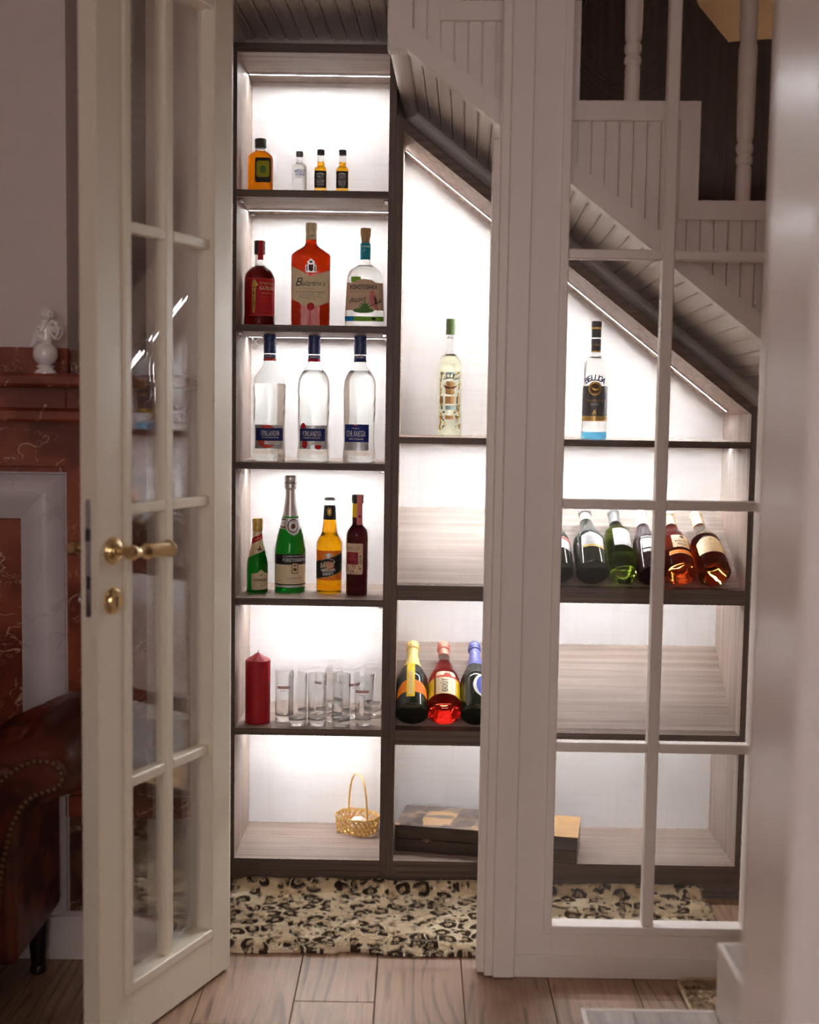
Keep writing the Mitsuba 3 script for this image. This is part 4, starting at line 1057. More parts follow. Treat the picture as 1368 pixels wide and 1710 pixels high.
b.decal('sail', join2([flat(Polygon([(-0.011, 0.0665), (-0.0035, 0.078), (-0.0045, 0.0665)])), flat(Polygon([(-0.0035, 0.0665), (-0.0028, 0.0785), (0.0005, 0.0665)])), flat(rect(-0.013, 0.002, 0.064, 0.0652))]), 'ink_gold', 0.0009, l)
b.decal('band', rect(-0.046, 0.042, 0.047, 0.0605), 'foil_gold', 0.0006, l)
b.place('vodka_bottle', 'clear vodka bottle with dark label, gold band and blue base behind the glass partition', stand(0.4700, 3.305, ZG))


# ------------------------------------------------------------------ bottles lying on the tilted boards
def lying(x, level, r, roll=0.0, dxn=0.0):
    """The frame of a bottle on a tilted board: its base at the front lip, its neck up and back."""
    u, n = np.array([0, 0.8046, 0.5938]), np.array([0, -0.5938, 0.8046])
    u = u + np.array([dxn, 0, 0]); u /= np.linalg.norm(u)
    ex = np.cross(-n, u)
    ex = np.array([1.0, 0, 0]) - u * u[0]; ex /= np.linalg.norm(ex)
    ey = np.cross(u, ex)
    o = np.array([x, F + 0.0505, level + 0.0005]) + n * (r + 0.0012) + u * 0.001
    M = frame(o, ex, ey, u * 0.83)
    return M @ rotz(roll)


def sect(r, kind):
    if kind == 'champagne':
        return Prof([(0, r * 0.90), (4, r), (120, r), (140, r * 0.96), (165, r * 0.80), (190, r * 0.60), (215, r * 0.45), (250, 15), (268, 14.2), (272, 14.2)])
    if kind == 'bordeaux':
        return Prof([(0, r * 0.92), (4, r), (180, r), (195, r * 0.93), (210, r * 0.66), (222, r * 0.45), (235, 14), (290, 13.5)])
    return Prof([(0, r * 0.92), (4, r), (115, r), (140, r * 0.94), (170, r * 0.72), (200, r * 0.48), (225, 15), (262, 13.5)])


def bub(b, foil, z0=0.205, top=0.304):
    """Foil over neck, wire and cork."""
    b.add('foil_neck', b.p.body(z0, 0.271, -0.0006), foil)
    b.add('foil_head', lathe([(0.0150, 0.2715), (0.0178, 0.275), (0.0178, 0.281), (0.0155, 0.284), (0.0165, 0.288), (0.0172, 0.298), (0.0145, 0.304), (0.006, 0.305)], 30), foil)
    b.add('wire', tube([(0.0172 * math.cos(t), 0.0172 * math.sin(t), 0.2835 + 0.0012 * math.sin(6 * t)) for t in np.linspace(0, 2 * np.pi, 30, endpoint=False)], 0.0011, 6, True), foil, True)


b = Bottle(sect(43, 'champagne'))
b.add('body', b.p.body(0, 0.272), 'glass_black')
bub(b, 'foil_yellow', 0.185)
l = b.decal('label', Polygon([(-0.052, 0.040), (-0.030, 0.050), (0.030, 0.050), (0.052, 0.040), (0.052, 0.052), (0.044, 0.078), (0.028, 0.096), (0.0, 0.104), (-0.028, 0.096), (-0.044, 0.078), (-0.052, 0.052)]), 'ink_orange')
b.decal('sash', rect(-0.015, 0.007, 0.030, 0.188), 'ink_yellow', 0.0009)
b.decal('lettering', text2('CHANDON', 0.0118, (-0.004, 0.088), False, rot=math.pi / 2, width=0.098), 'foil_white', 0.0014)
b.place('sparkling_wine_bottle', 'dark sparkling wine bottle with yellow foil and yellow sash, on the lower tilted board', lying(0.0032, TL[1], 0.043))
b = Bottle(sect(43, 'champagne'))
b.add('body', b.p.body(0, 0.215), 'rose_wine')
b.add('neck', b.p.body(0.2153, 0.245), 'glass_clear')
bub(b, 'foil_rose', 0.2455)
l = b.decal('label', rect(-0.058, 0.060, 0.045, 0.122, 0.004), 'ink_yellow')
l2 = b.decal('panel', rect(-0.023, 0.032, 0.045, 0.140, 0.01), 'foil_pale', 0.0008, l)
b.decal('stamp', ell(0.008, 0.123, 0.010), 'ink_coral', 0.0012, l)
b.decal('stripe', rect(-0.058, 0.060, 0.114, 0.121), 'ink_coral', 0.0010, l)
b.decal('stripe', rect(-0.029, -0.024, 0.045, 0.122), 'ink_brown', 0.0010, l)
b.decal('lettering', text2('GOÛT', 0.0145, (0.001, 0.080), False, rot=math.pi / 2, width=0.055), 'ink_black', 0.0013, l)
b.decal('lettering', marks(0.04, 0.0060, (0.021, 0.075), 5, math.pi / 2), 'ink_tan', 0.0013, l)
b.place('sparkling_wine_bottle', 'pink rosé sparkling wine bottle with copper foil, on the lower tilted board', lying(0.0889, TL[1], 0.043))
b = Bottle(sect(43, 'champagne'))
b.add('body', b.p.body(0, 0.272), 'glass_black')
bub(b, 'foil_violet', 0.195)
b.decal('lettering', marks(0.045, 0.0068, (0.0, 0.235), 6, math.pi / 2), 'foil_white', 0.0014)
l = b.decal('label', ell(0.020, 0.083, 0.030, 0.048), 'foil_white')
b.decal('panel', ell(0.018, 0.083, 0.019, 0.040), 'ink_violet', 0.0008, l)
b.decal('print', join2([flat(rect(0.012 + 0.004 * i, 0.0135 + 0.004 * i, 0.062, 0.102)) for i in range(4)]), 'ink_paleblue', 0.0012, l)
b.place('sparkling_wine_bottle', 'dark sparkling wine bottle with violet foil, on the lower tilted board', lying(0.1745, TL[1], 0.043))

b = Bottle(sect(40, 'champagne'))
b.add('body', b.p.body(0, 0.272), 'glass_black')
bub(b, 'foil_grey', 0.20)
l = b.decal('label', rect(-0.030, 0.045, 0.070, 0.125, 0.003), 'foil_white')
b.decal('band', rect(-0.030, 0.045, 0.112, 0.122), 'ink_coral', 0.0009, l)
b.place('wine_bottle', 'dark wine bottle half hidden behind the left edge of the glazed partition', lying(0.3800, TL[0], 0.040))
b = Bottle(sect(43, 'champagne'))
b.add('body', b.p.body(0, 0.272), 'glass_black')
bub(b, 'foil_silver', 0.235)
l = b.decal('label', Polygon([(-0.024, 0.072), (0.036, 0.072), (0.038, 0.125), (0.022, 0.130), (0.0, 0.140), (-0.018, 0.130), (-0.026, 0.125)]), 'ink_silver')
b.decal('band', rect(-0.024, 0.036, 0.068, 0.078), 'ink_gold', 0.0009, l)
b.decal('lettering', marks(0.026, 0.0070, (0.010, 0.098), 5), 'ink_white', 0.0010, l)
b.place('sparkling_wine_bottle', 'dark sparkling wine bottle with silver foil and grey label, lying on the upper tilted board', lying(0.4692, TL[0], 0.043))
b = Bottle(sect(35.5, 'bordeaux'))
b.add('body', b.p.body(0, 0.262), 'olive_glass')
b.add('capsule', lathe([(0.0150, 0.236), (0.0158, 0.237), (0.0152, 0.285), (0.0165, 0.287), (0.0165, 0.297), (0.0145, 0.300)], 28), 'foil_grey')
l = b.decal('label', rect(-0.018, 0.036, 0.098, 0.178, 0.003), 'foil_white')
b.decal('print', rect(-0.018, 0.036, 0.100, 0.112), 'ink_silver', 0.0009, l)
b.place('wine_bottle', 'green glass wine bottle with white label and grey capsule, on the upper tilted board', lying(0.5500, TL[0], 0.0355))
b = Bottle(sect(37, 'champagne'))
b.add('body', b.p.body(0, 0.272), 'glass_blackred')
b.add('capsule', lathe([(0.0152, 0.225), (0.0160, 0.226), (0.0158, 0.280), (0.0168, 0.282), (0.0168, 0.292), (0.0150, 0.296)], 28), 'foil_white')
l = b.decal('label', rect(-0.020, 0.036, 0.065, 0.140, 0.003), 'foil_white')
b.decal('band', join2([flat(rect(-0.020, 0.036, 0.078, 0.084)), flat(rect(-0.020, 0.010, 0.128, 0.134))]), 'ink_black', 0.0009, l)
b.decal('lettering', marks(0.030, 0.0060, (0.010, 0.110), 5), 'ink_grey', 0.0010, l)
b.place('wine_bottle', 'dark red wine bottle with white capsule and label, lying left of the glazing bar', lying(0.6235, TL[0], 0.037))
b = Bottle(sect(40, 'brandy'))
b.add('body', b.p.body(0, 0.262), 'amber_wine')
b.add('capsule', lathe([(0.0158, 0.222), (0.0164, 0.223), (0.0160, 0.268), (0.0172, 0.270), (0.0172, 0.282), (0.015, 0.285)], 28), 'foil_peach')
l = b.decal('label', rect(-0.016, 0.034, 0.080, 0.140, 0.003), 'foil_peach')
b.decal('print', join2([marks(0.034, 0.0055, (0.009, 0.108), 6), flat(rect(-0.004, 0.022, 0.094, 0.0955)), flat(rect(-0.004, 0.022, 0.088, 0.0892))]), 'ink_brown', 0.0010, l)
b.decal('mark', ell(0.012, 0.128, 0.006), 'ink_brown', 0.0010, l)
b.decal('band', rect(-0.030, 0.044, 0.050, 0.068), 'ink_orange', 0.0006)
b.place('wine_bottle', 'amber wine bottle with orange label, lying just right of the glazing bar', lying(0.6990, TL[0], 0.040))
b = Bottle(sect(42.5, 'brandy'))
b.add('body', b.p.body(0, 0.150), 'amber_wine')
b.add('neck', b.p.body(0.1503, 0.262), 'glass_clear')
b.add('capsule', lathe([(0.0158, 0.222), (0.0166, 0.223), (0.0162, 0.268), (0.0175, 0.270), (0.0175, 0.284), (0.015, 0.287)], 28), 'foil_pale')
l = b.decal('label', Polygon([(-0.040, 0.055), (0.040, 0.055), (0.040, 0.105), (0.024, 0.120), (0.0, 0.128), (-0.024, 0.120), (-0.040, 0.105)]), 'foil_peach')
b.decal('lettering', marks(0.045, 0.0060, (0.002, 0.090), 7), 'ink_tan', 0.0010, l)
b.decal('crest', join2([flat(ell(0, 0.152, 0.014, 0.010).difference(ell(0, 0.152, 0.012, 0.008)))]), 'ink_gold', 0.0010)
b.decal('crest', ell(0.002, 0.112, 0.004), 'ink_tan', 0.0010, l)
b.place('brandy_bottle', 'brandy bottle with cream cap and cream label, rightmost on the upper tilted board', lying(0.7875, TL[0], 0.0425, 0.0, -0.06))

# ------------------------------------------------------------------ candle, glasses, basket, box
c = thing('candle', 'thick red pillar candle with a pointed top', 'candle')
mat('red_wax', srgb(160, 8, 24), 0.45, 0.4)
t = np.arange(48) * 2 * np.pi / 48
put('body', lathe([(0.0315, 0), (0.0330, 0.002), (0.0330, 0.166), (0.0320, 0.168), (0.016, 0.178), (0.004, 0.186), (0.0015, 0.187)], 48), 'red_wax', c, 30, M=stand(-0.4075, 3.284, ZE_))
put('wick', tube([(0, 0, 0.186), (0, 0.001, 0.190), (0.001, 0.001, 0.193)], 0.0009, 6), 'black_plastic', c, True, M=stand(-0.4075, 3.284, ZE_))

wall = [(0.0238, 0.0165), (0.0242, 0.1362), (0.0240, 0.1372)]
foot = [(0.0010, 0.0), (0.0215, 0.0), (0.0232, 0.0015), (0.0238, 0.004), (0.0238, 0.0163), (0.0190, 0.0150), (0.0010, 0.0142)]


def tap(pr):
    return [(r * (0.86 + 0.26 * min(z / 0.137, 1)), z) for r, z in pr]


tum = {False: (mikit.ply(lathe(wall, 48, False, False), 'pane_glass', 40), mikit.ply(lathe(foot, 40), 'glass_clear', 30)),
       True: (mikit.ply(lathe(tap(wall), 48, False, False), 'pane_glass', 40), mikit.ply(lathe(tap(foot), 40), 'glass_clear', 30))}
solid = {}
for q, fn_ in ((False, lambda p_: p_), (True, tap)):
    solid[q] = (mikit.ply(lathe(fn_(foot[:-2] + [(0.0242, 0.1362), (0.0240, 0.1372), (0.0231, 0.1372), (0.0229, 0.1362), (0.0226, 0.020), (0.0190, 0.0155), (0.0010, 0.0147)]), 48), 'glass_clear', 40),)
rim_r = {False: 0.0240, True: 0.0269}
tum = {q: v_ + (mikit.ply(tube([(rim_r[q] * math.cos(t_), rim_r[q] * math.sin(t_), 0.1370) for t_ in np.linspace(0, 2 * np.pi, 40, endpoint=False)], 0.0007, 6, True), 'glass_clear', True),) for q, v_ in tum.items()}
mat('ink_glassred', srgb(150, 60, 48), 0.6, 0.3)
gp = Prof([(0, 24.0), (140, 24.3)])


def tumbler(x, y, lab, band=None, taper=False, a=0.0):
    k = thing('drinking_glass', lab, 'drinking glass', 'tall clear tumblers')
    M = rotz(a, (x, y, ZE_ + 0.0004))
    for nm_, shape in zip(('glass',), solid[taper]) if y < 3.31 else zip(('wall', 'foot', 'rim'), tum[taper]):
        scene[newkey(nm_, k)] = {**shape, 'to_world': T4(M.tolist())}
    if band is not None:
        v, f = flat(rect(band - 0.018, band + 0.018, 0.0905, 0.097), 0.004)
        pr = gp if not taper else Prof([(0, 21.0), (137, 27.0)])
        kb = put('printed_band', (pr.wrap(v[:, 0], v[:, 1], 0.0007), f), 'ink_glassred', k, M=M, label='small red-brown printed band')
        v, f = join2([flat(rect(band - 0.015 + 0.0045 * i, band - 0.0118 + 0.0045 * i, 0.0925, 0.0952)) for i in range(7)])
        put('print', (pr.wrap(v[:, 0], v[:, 1], 0.0010), f), 'ink_white', kb, M=M)
        v, f = flat(rect(band - 0.012, band + 0.010, 0.0845, 0.0853))
        put('print', (pr.wrap(v[:, 0], v[:, 1], 0.0009), f), 'ink_glassred', kb, M=M)
    return k


tumbler(-0.3395, 3.306, 'tall clear tumbler with a red printed band, next to the red candle', 0.002)
tumbler(-0.2990, 3.262, 'tall plain clear tumbler in the front row, second from the candle')
tumbler(-0.2478, 3.264, 'tall plain clear tumbler in the middle of the front row', None)
tumbler(-0.1845, 3.263, 'tall plain clear tumbler in the front row, left of the tapered one')
tumbler(-0.1252, 3.272, 'tapered clear tumbler with a printed band, rightmost in the front row', -0.004, True)
tumbler(-0.2850, 3.352, 'clear tumbler in the second row behind the two plain front ones')
tumbler(-0.2370, 3.366, 'clear tumbler with a small printed mark in the second row', -0.022)
tumbler(-0.2080, 3.312, 'clear tumbler between the second and third front tumblers')
tumbler(-0.1640, 3.352, 'clear tumbler in the second row behind the tapered one', 0.018)
tumbler(-0.1055, 3.374, 'clear tumbler in the second row close to the divider')
tumbler(-0.2135, 3.470, 'clear tumbler standing in the back row against the lit panel')
tumbler(-0.1075, 3.455, 'clear tumbler in the back row close to the divider')

# basket woven of split bamboo, with an egg
mat('bamboo', srgb(226, 190, 122), 0.5, 0.4)
mat('bamboo_dark', srgb(196, 150, 84), 0.5, 0.4)
bk = thing('basket', 'small woven bamboo basket with a high hoop handle', 'basket')
BM = frame([-0.1450, 3.444, CZ0 + 0.0003], [math.cos(0.5), -math.sin(0.5), 0], [math.sin(0.5), math.cos(0.5), 0], [0, 0, 1])


def bpt(t, z, off=0.0):
    k = 1.0 + 0.10 * z / 0.05
    n = 2.6
    c, s = math.cos(t), math.sin(t)
    return np.array([(0.056 * k + off) * np.sign(c) * abs(c) ** (2 / n), (0.044 * k + off) * np.sign(s) * abs(s) ** (2 / n), z])


def ribbon(pts, nrm, w, th=0.0006):
    """A flat strip along pts: w wide across the path, th thick along nrm."""
    p, nrm = np.asarray(pts, float), np.asarray(nrm, float)
    t = np.gradient(p, axis=0); t /= np.linalg.norm(t, axis=1, keepdims=True)
    nrm = nrm / np.linalg.norm(nrm, axis=1, keepdims=True)
    side = np.cross(t, nrm)
    return rings([[q + s * w / 2 + n * th, q - s * w / 2 + n * th, q - s * w / 2 - n * th, q + s * w / 2 - n * th] for q, s, n in zip(p, side, nrm)])


H = 0.046
for j in range(22):
    for sg in (1, -1):
        t0 = 2 * np.pi * j / 22
        zz = np.linspace(0.004, H, 6)
        tt = t0 + sg * 0.62 * zz / H
        off = [0.0010 * math.sin(i * 2.1 + j * 1.3) * sg for i in range(6)]
        pts = [bpt(t, z, o) for t, z, o in zip(tt, zz, off)]
        put('weave_strip', ribbon(pts, [q * [1, 1, 0] for q in pts], 0.0048), 'bamboo' if sg > 0 else 'bamboo_dark', bk, M=BM)
for z in (0.006, 0.022):
    tt = np.linspace(0, 2 * np.pi, 45)
    pts = [bpt(t, z, 0.0018 * math.cos(22 * t)) for t in tt]
    put('hoop_strip', ribbon(pts, [q * [1, 1, 0] for q in pts], 0.005), 'bamboo', bk, M=BM)
tt = np.linspace(0, 2 * np.pi, 49)
pts = [bpt(t, H + 0.0015 * math.cos(11 * t), 0.001) for t in tt]
put('rim', ribbon(pts, [q * [1, 1, 0] for q in pts], 0.0065, 0.0012), 'bamboo', bk, M=BM)
for i in range(7):
    u = -0.04 + 0.0135 * i
    put('base_strip', box(u - 0.0055, u + 0.0055, -0.036, 0.036, 0.001 + 0.0006 * (i % 2), 0.0022 + 0.0006 * (i % 2)), 'bamboo', bk, M=BM)
p0, p1, top = np.array([-0.1720, 3.490, 0.118]), np.array([-0.1160, 3.398, 0.118]), 0.253
tt = np.linspace(0, np.pi, 33)
pts = [(p0 + p1) / 2 + (p0 - p1) / 2 * math.copysign(abs(math.cos(t)) ** 0.8, math.cos(t)) + np.array([0, 0, (top - 0.118) * math.sin(t) ** 0.85]) for t in tt]
dirn = (p0 - p1) / np.linalg.norm(p0 - p1)
put('handle', ribbon(pts, [dirn * math.cos(t) + np.array([0, 0, math.sin(t)]) + 1e-6 for t in tt], 0.0052, 0.0011), 'bamboo', bk)


def eggc(p, n, uv):
    u = p.x + 0.1385 + 0.2 * (p.y - 3.455)
    c = mi.Color3f(*srgb(242, 238, 228))
    for o, col in ((-0.006, (222, 208, 196)), (0.000, (226, 176, 172)), (0.0045, (176, 206, 196))):
        c = mix(c, srgb(*col), 1 - smoothstep(0.0006, 0.0013, dr.abs(u - o)))
    return c


mat('egg_shell', mikit.proc(eggc), 0.5, 0.4)
e_ = lathe([(0.0008, -0.0235)] + [(0.0195 * math.sin(t) * (1 - 0.06 * math.cos(t)), -0.0245 * math.cos(t)) for t in np.linspace(0.15, np.pi - 0.15, 18)] + [(0.0008, 0.0242)], 30)
put('egg', e_, 'egg_shell', None, True, M=frame([-0.1415, 3.434, CZ0 + 0.0272], [0, 0, 1], [0.35, 0.94, 0], [0.94, -0.35, 0]), label='white egg with thin pastel stripes lying in the bamboo basket', cat='egg')

# long flat wooden game box with a pictured lid
A0, A1, A3 = np.array([-0.0374, 3.2940]), np.array([0.4452, 3.2130]), np.array([0.0224, 3.4710])
ux = (A1 - A0); LB = np.linalg.norm(ux); ux /= LB
uy = np.array([-ux[1], ux[0]])
WB = 0.175
XM = frame([A0[0], A0[1], CZ0 + 0.0004], [ux[0], ux[1], 0], [uy[0], uy[1], 0], [0, 0, 1])


def lid(p, n, uv):
    u = (p.x - A0[0]) * ux[0] + (p.y - A0[1]) * ux[1]
    v = (p.x - A0[0]) * uy[0] + (p.y - A0[1]) * uy[1]
    w = fbm(u * 30, v * 26, 2.0, 3)
    h = noise(u * 70, v * 24, 1.0)
    t = dr.clip((w - 0.34) * 2.2 + (h - 0.5) * 0.35, 0, 1)
    pic = mix(srgb(58, 44, 37), srgb(122, 100, 84), t)
    pic = mix(pic, srgb(200, 162, 116), smoothstep(0.60, 0.70, noise(u * 22, v * 16, 8.0)) * 0.8)
    pic = mix(pic, srgb(84, 74, 75), smoothstep(0.50, 0.64, noise(u * 16 + 4, v * 34, 3.0)) * 0.8)
    warm = mix(srgb(200, 158, 102), srgb(176, 134, 84), fbm(u * 8, v * 120, 1.0, 2))
    return mix(pic, warm, smoothstep(0.30, 0.33, u))


mat('picture_lid', mikit.proc(lid), 0.3, 0.5)
mat('box_side', mikit.proc(wood_fn('x', srgb(34, 22, 16), srgb(58, 40, 28))), 0.4, 0.5)
mat('box_end', mikit.proc(wood_fn('y', srgb(92, 80, 72), srgb(120, 106, 96))), 0.4, 0.5)
bx = thing('game_box', 'long flat wooden box with a landscape picture on its lid, on the bottom shelf', 'box')
put('body', box(0, LB - 0.004, 0.002, WB, 0, 0.0345, 0.0015), 'box_side', bx, M=XM)
put('lid', box(0, LB - 0.004, 0.002, WB, 0.0352, 0.071, 0.0015), 'box_side', bx, M=XM)
put('picture', box(0.001, LB, 0.001, WB - 0.001, 0.0705, 0.0722), 'picture_lid', bx, M=XM)
ex_ = put('end_panel', box(LB - 0.004, LB, 0.0, WB, 0, 0.0705, 0.001), 'box_end', bx, M=XM)
for z in (0.018, 0.035, 0.050):
    put('end_slot', box(LB - 0.001, LB + 0.0004, 0.02, WB - 0.03, z, z + 0.0025), 'black_wood', ex_, M=XM)
put('latch', merge(box(0.075, 0.100, -0.0018, 0.003, 0.033, 0.0375, 0.001), box(0.083, 0.092, -0.0026, 0.003, 0.029, 0.040, 0.001)), 'nail_bronze', bx, M=XM)

# ------------------------------------------------------------------ leopard rug
RX0, RX1, RY0, RY1 = -0.455, 0.770, 2.842, 3.212


def rug_h(x, y):
    g = meshkit.fbm(np.stack([x * 9, y * 9, 0 * x], -1), 3, 5)
    up = np.clip((y - 3.165) / 0.045, 0, 1)
    edge = np.clip(np.minimum(np.minimum(x - RX0, RX1 - x), y - RY0) / 0.03, 0, 1)
    fold = 0.006 * np.exp(-((x + 0.115 - 0.2 * (y - 3.0)) / 0.02) ** 2)
    return 0.006 + 0.010 * edge ** 0.5 + 0.012 * (g - 0.4) * edge + 0.022 * up ** 1.5 + fold * edge


def rug_edge(x):
    return RY0 + 0.016 * (meshkit.fbm(np.stack([x * 11, 0 * x, 0 * x], -1), 2, 3) - 0.5) + 0.010 * (np.abs(x + 0.125) < 0.035)


rg = thing('rug', 'leopard patterned fur rug lying along the foot of the shelf unit', 'rug')
nx, ny = 150, 46
gx, gv = np.meshgrid(np.linspace(RX0, RX1, nx), np.linspace(0, 1, ny), indexing='ij')
gy = rug_edge(gx) + gv * (RY1 - rug_edge(gx))
top = np.stack([gx, gy, rug_h(gx, gy)], -1).reshape(-1, 3)
i, j = np.meshgrid(np.arange(nx - 1), np.arange(ny - 1), indexing='ij')
a = (i * ny + j).ravel()
f = np.vstack([np.stack([a, a + ny, a + ny + 1], 1), np.stack([a, a + ny + 1, a + 1], 1)])
bot = top.copy(); bot[:, 2] = 0.0006
k = len(top)
rim = np.concatenate([np.arange(0, nx * ny, ny), (nx - 1) * ny + np.arange(1, ny), np.arange(nx * ny - 1 - ny, -1, -ny), np.arange(ny - 2, 0, -1)])
r2 = np.roll(rim, -1)
side = np.vstack([np.stack([rim, rim + k, r2 + k], 1), np.stack([rim, r2 + k, r2], 1)])
put('hide', (np.vstack([top, bot]), np.vstack([f, f[:, ::-1] + k, side])), 'leopard_fur', rg, True)
N = 95000
x = rng.uniform(RX0 + 0.001, RX1 - 0.001, N)
e0 = rug_edge(x)
y = e0 + 0.001 + rng.random(N) * (RY1 - e0 - 0.003)
z = rug_h(x, y)
L = rng.uniform(0.009, 0.016, N)
swirl = meshkit.fbm(np.stack([x * 7, y * 7, 0 * x + 3], -1), 2, 9) * 6 - 3
ang = -np.pi / 2 + swirl + rng.normal(0, 0.5, N)
ex = np.clip((x - RX1 + 0.03) / 0.03, 0, 1) - np.clip((RX0 + 0.02 - x) / 0.02, 0, 1)
ey = -np.clip((e0 + 0.03 - y) / 0.03, 0, 1)
lx, ly = 0.75 * np.cos(ang) + 1.3 * ex, 0.75 * np.sin(ang) + 1.3 * ey
up = np.clip((y - 3.16) / 0.04, 0, 1)
ly = np.where(up > 0, -np.abs(ly) * 0.7, ly)
ly = np.where(y + ly * L > RY1, -ly, ly)
lz = np.full(N, 0.55)
d = np.stack([lx, ly, lz], 1); d /= np.linalg.norm(d, axis=1, keepdims=True)
root = np.stack([x, y, z - 0.001], 1)
w = np.cross(d, [0, 0, 1.0]); w /= np.linalg.norm(w, axis=1, keepdims=True)
w *= 0.0008
mid = root + d * (L * 0.55)[:, None]
tip = root + d * L[:, None] - np.array([0, 0, 1.0]) * (L * 0.22)[:, None]
tip[:, 2] = np.maximum(tip[:, 2], 0.001); mid[:, 2] = np.maximum(mid[:, 2], 0.0015)
V = np.stack([root - w, root + w, mid + w * 0.8, mid - w * 0.8, tip], 1).reshape(-1, 3)
b0 = np.arange(N) * 5
Fc = np.vstack([np.stack([b0, b0 + 1, b0 + 2], 1), np.stack([b0, b0 + 2, b0 + 3], 1), np.stack([b0 + 3, b0 + 2, b0 + 4], 1)])
put('fur', (V, Fc), 'leopard_fur', rg, False, kind='stuff')

# ------------------------------------------------------------------ fireplace
fp = thing('fireplace', 'red marble fireplace surround with a white marble frame behind the open door', 'fireplace')
put('base_block', box(-1.90, -0.50, 2.79, 2.95, 0, 0.102, 0.002), 'white_paint', fp)
put('base_strip', box(-1.90, -0.50, 2.796, 2.95, 0.102, 0.112, 0.002), 'white_marble', fp)
put('lower_panel', box(-0.790, -0.50, 2.80, 2.95, 0.112, 0.335, 0.002), 'dark_marble', fp)
put('rail', box(-0.785, -0.50, 2.792, 2.95, 0.335, 0.385, 0.004), 'red_marble', fp)
put('pilaster', box(-0.785, -0.50, 2.80, 2.95, 0.385, 1.24, 0.002), 'red_marble', fp)
put('body_panel', box(-1.90, -0.785, 2.812, 2.95, 0.112, 1.24, 0.002), 'red_marble', fp)
put('lintel', box(-1.90, -0.50, 2.80, 2.95, 1.135, 1.237, 0.002), 'red_marble', fp)
put('moulding', box(-1.90, -0.50, 2.700, 2.95, 1.237, 1.266, 0.006), 'red_marble', fp)
put('frieze_block', box(-1.90, -0.757, 2.720, 2.95, 1.2665, 1.3120, 0.001), 'red_marble', fp)
put('frieze_block', box(-0.756, -0.50, 2.720, 2.95, 1.2665, 1.3120, 0.001), 'red_marble', fp)
put('mantel_shelf', box(-1.90, -0.48, 2.648, 2.95, 1.3125, 1.3402, 0.006), 'red_marble', fp)
put('upper_slab', box(-1.90, -0.772, 2.790, 2.812, 1.3405, 1.400, 0.003), 'red_marble', fp)
put('upper_slab', box(-0.770, -0.70, 2.800, 2.90, 1.3405, 1.395, 0.003), 'dark_marble', fp)
# white bolection frame: a swelling profile, mitred at the corner
fr = []
for (u, v_), in zip([(0, 0.0), (0.012, 0.022), (0.035, 0.040), (0.065, 0.038), (0.090, 0.020), (0.105, 0.012)]):
    fr.append((u, v_))
X0_, Z0_ = -0.777, 1.124
vert = rings([[(X0_ - u, 2.812 - v_, z if z < 1 else Z0_ - u) for u, v_ in fr] for z in (0.112, 2.0)], False, False)
hori = rings([[(x if x < -1.5 else X0_ - u, 2.812 - v_, Z0_ - u) for u, v_ in fr] for x in (-1.0, -1.9)], False, False)


def quad_strip(A, Bq):
    n_ = len(A)
    a_ = np.arange(n_ - 1)
    return np.vstack([A, Bq]), np.vstack([np.stack([a_, a_ + 1, a_ + n_ + 1], 1), np.stack([a_, a_ + n_ + 1, a_ + n_], 1)])


A_ = np.array([(X0_ - u, 2.812 - v_, 0.112) for u, v_ in fr]); B_ = np.array([(X0_ - u, 2.812 - v_, Z0_ - u) for u, v_ in fr]); C_ = np.array([(-1.9, 2.812 - v_, Z0_ - u) for u, v_ in fr])
v1, f1 = quad_strip(A_, B_); v2, f2 = quad_strip(B_, C_)
put('frame', (v1, f1), 'white_marble', fp, 60)
put('frame', (v2, f2), 'white_marble', fp, 60)
put('frame_edge', merge(box(X0_ - 0.003, X0_, 2.790, 2.813, 0.112, Z0_, 0.001), box(-1.9, X0_, 2.790, 2.813, Z0_ - 0.003, Z0_, 0.001)), 'white_marble', fp)

# cherub figurine on the mantel
import manifold3d as m3


def blob(chains, ref=1.6, it=6):
    """Chains of (x, y, z, r) joints: hulls of neighbouring spheres, united, refined and smoothed."""
    parts = []
    for ch in chains:
        sp = [m3.Manifold.sphere(q[3], 20).translate(tuple(q[:3])) for q in ch]
        parts += [m3.Manifold.batch_hull([s, t_]) for s, t_ in zip(sp[:-1], sp[1:])] if len(sp) > 1 else sp
    u = m3.Manifold.batch_boolean(parts, m3.OpType.Add).refine_to_length(ref)
    q = u.to_mesh()
    t_ = trimesh.Trimesh(q.vert_properties[:, :3], q.tri_verts)
    trimesh.smoothing.filter_taubin(t_, iterations=it)
    return t_


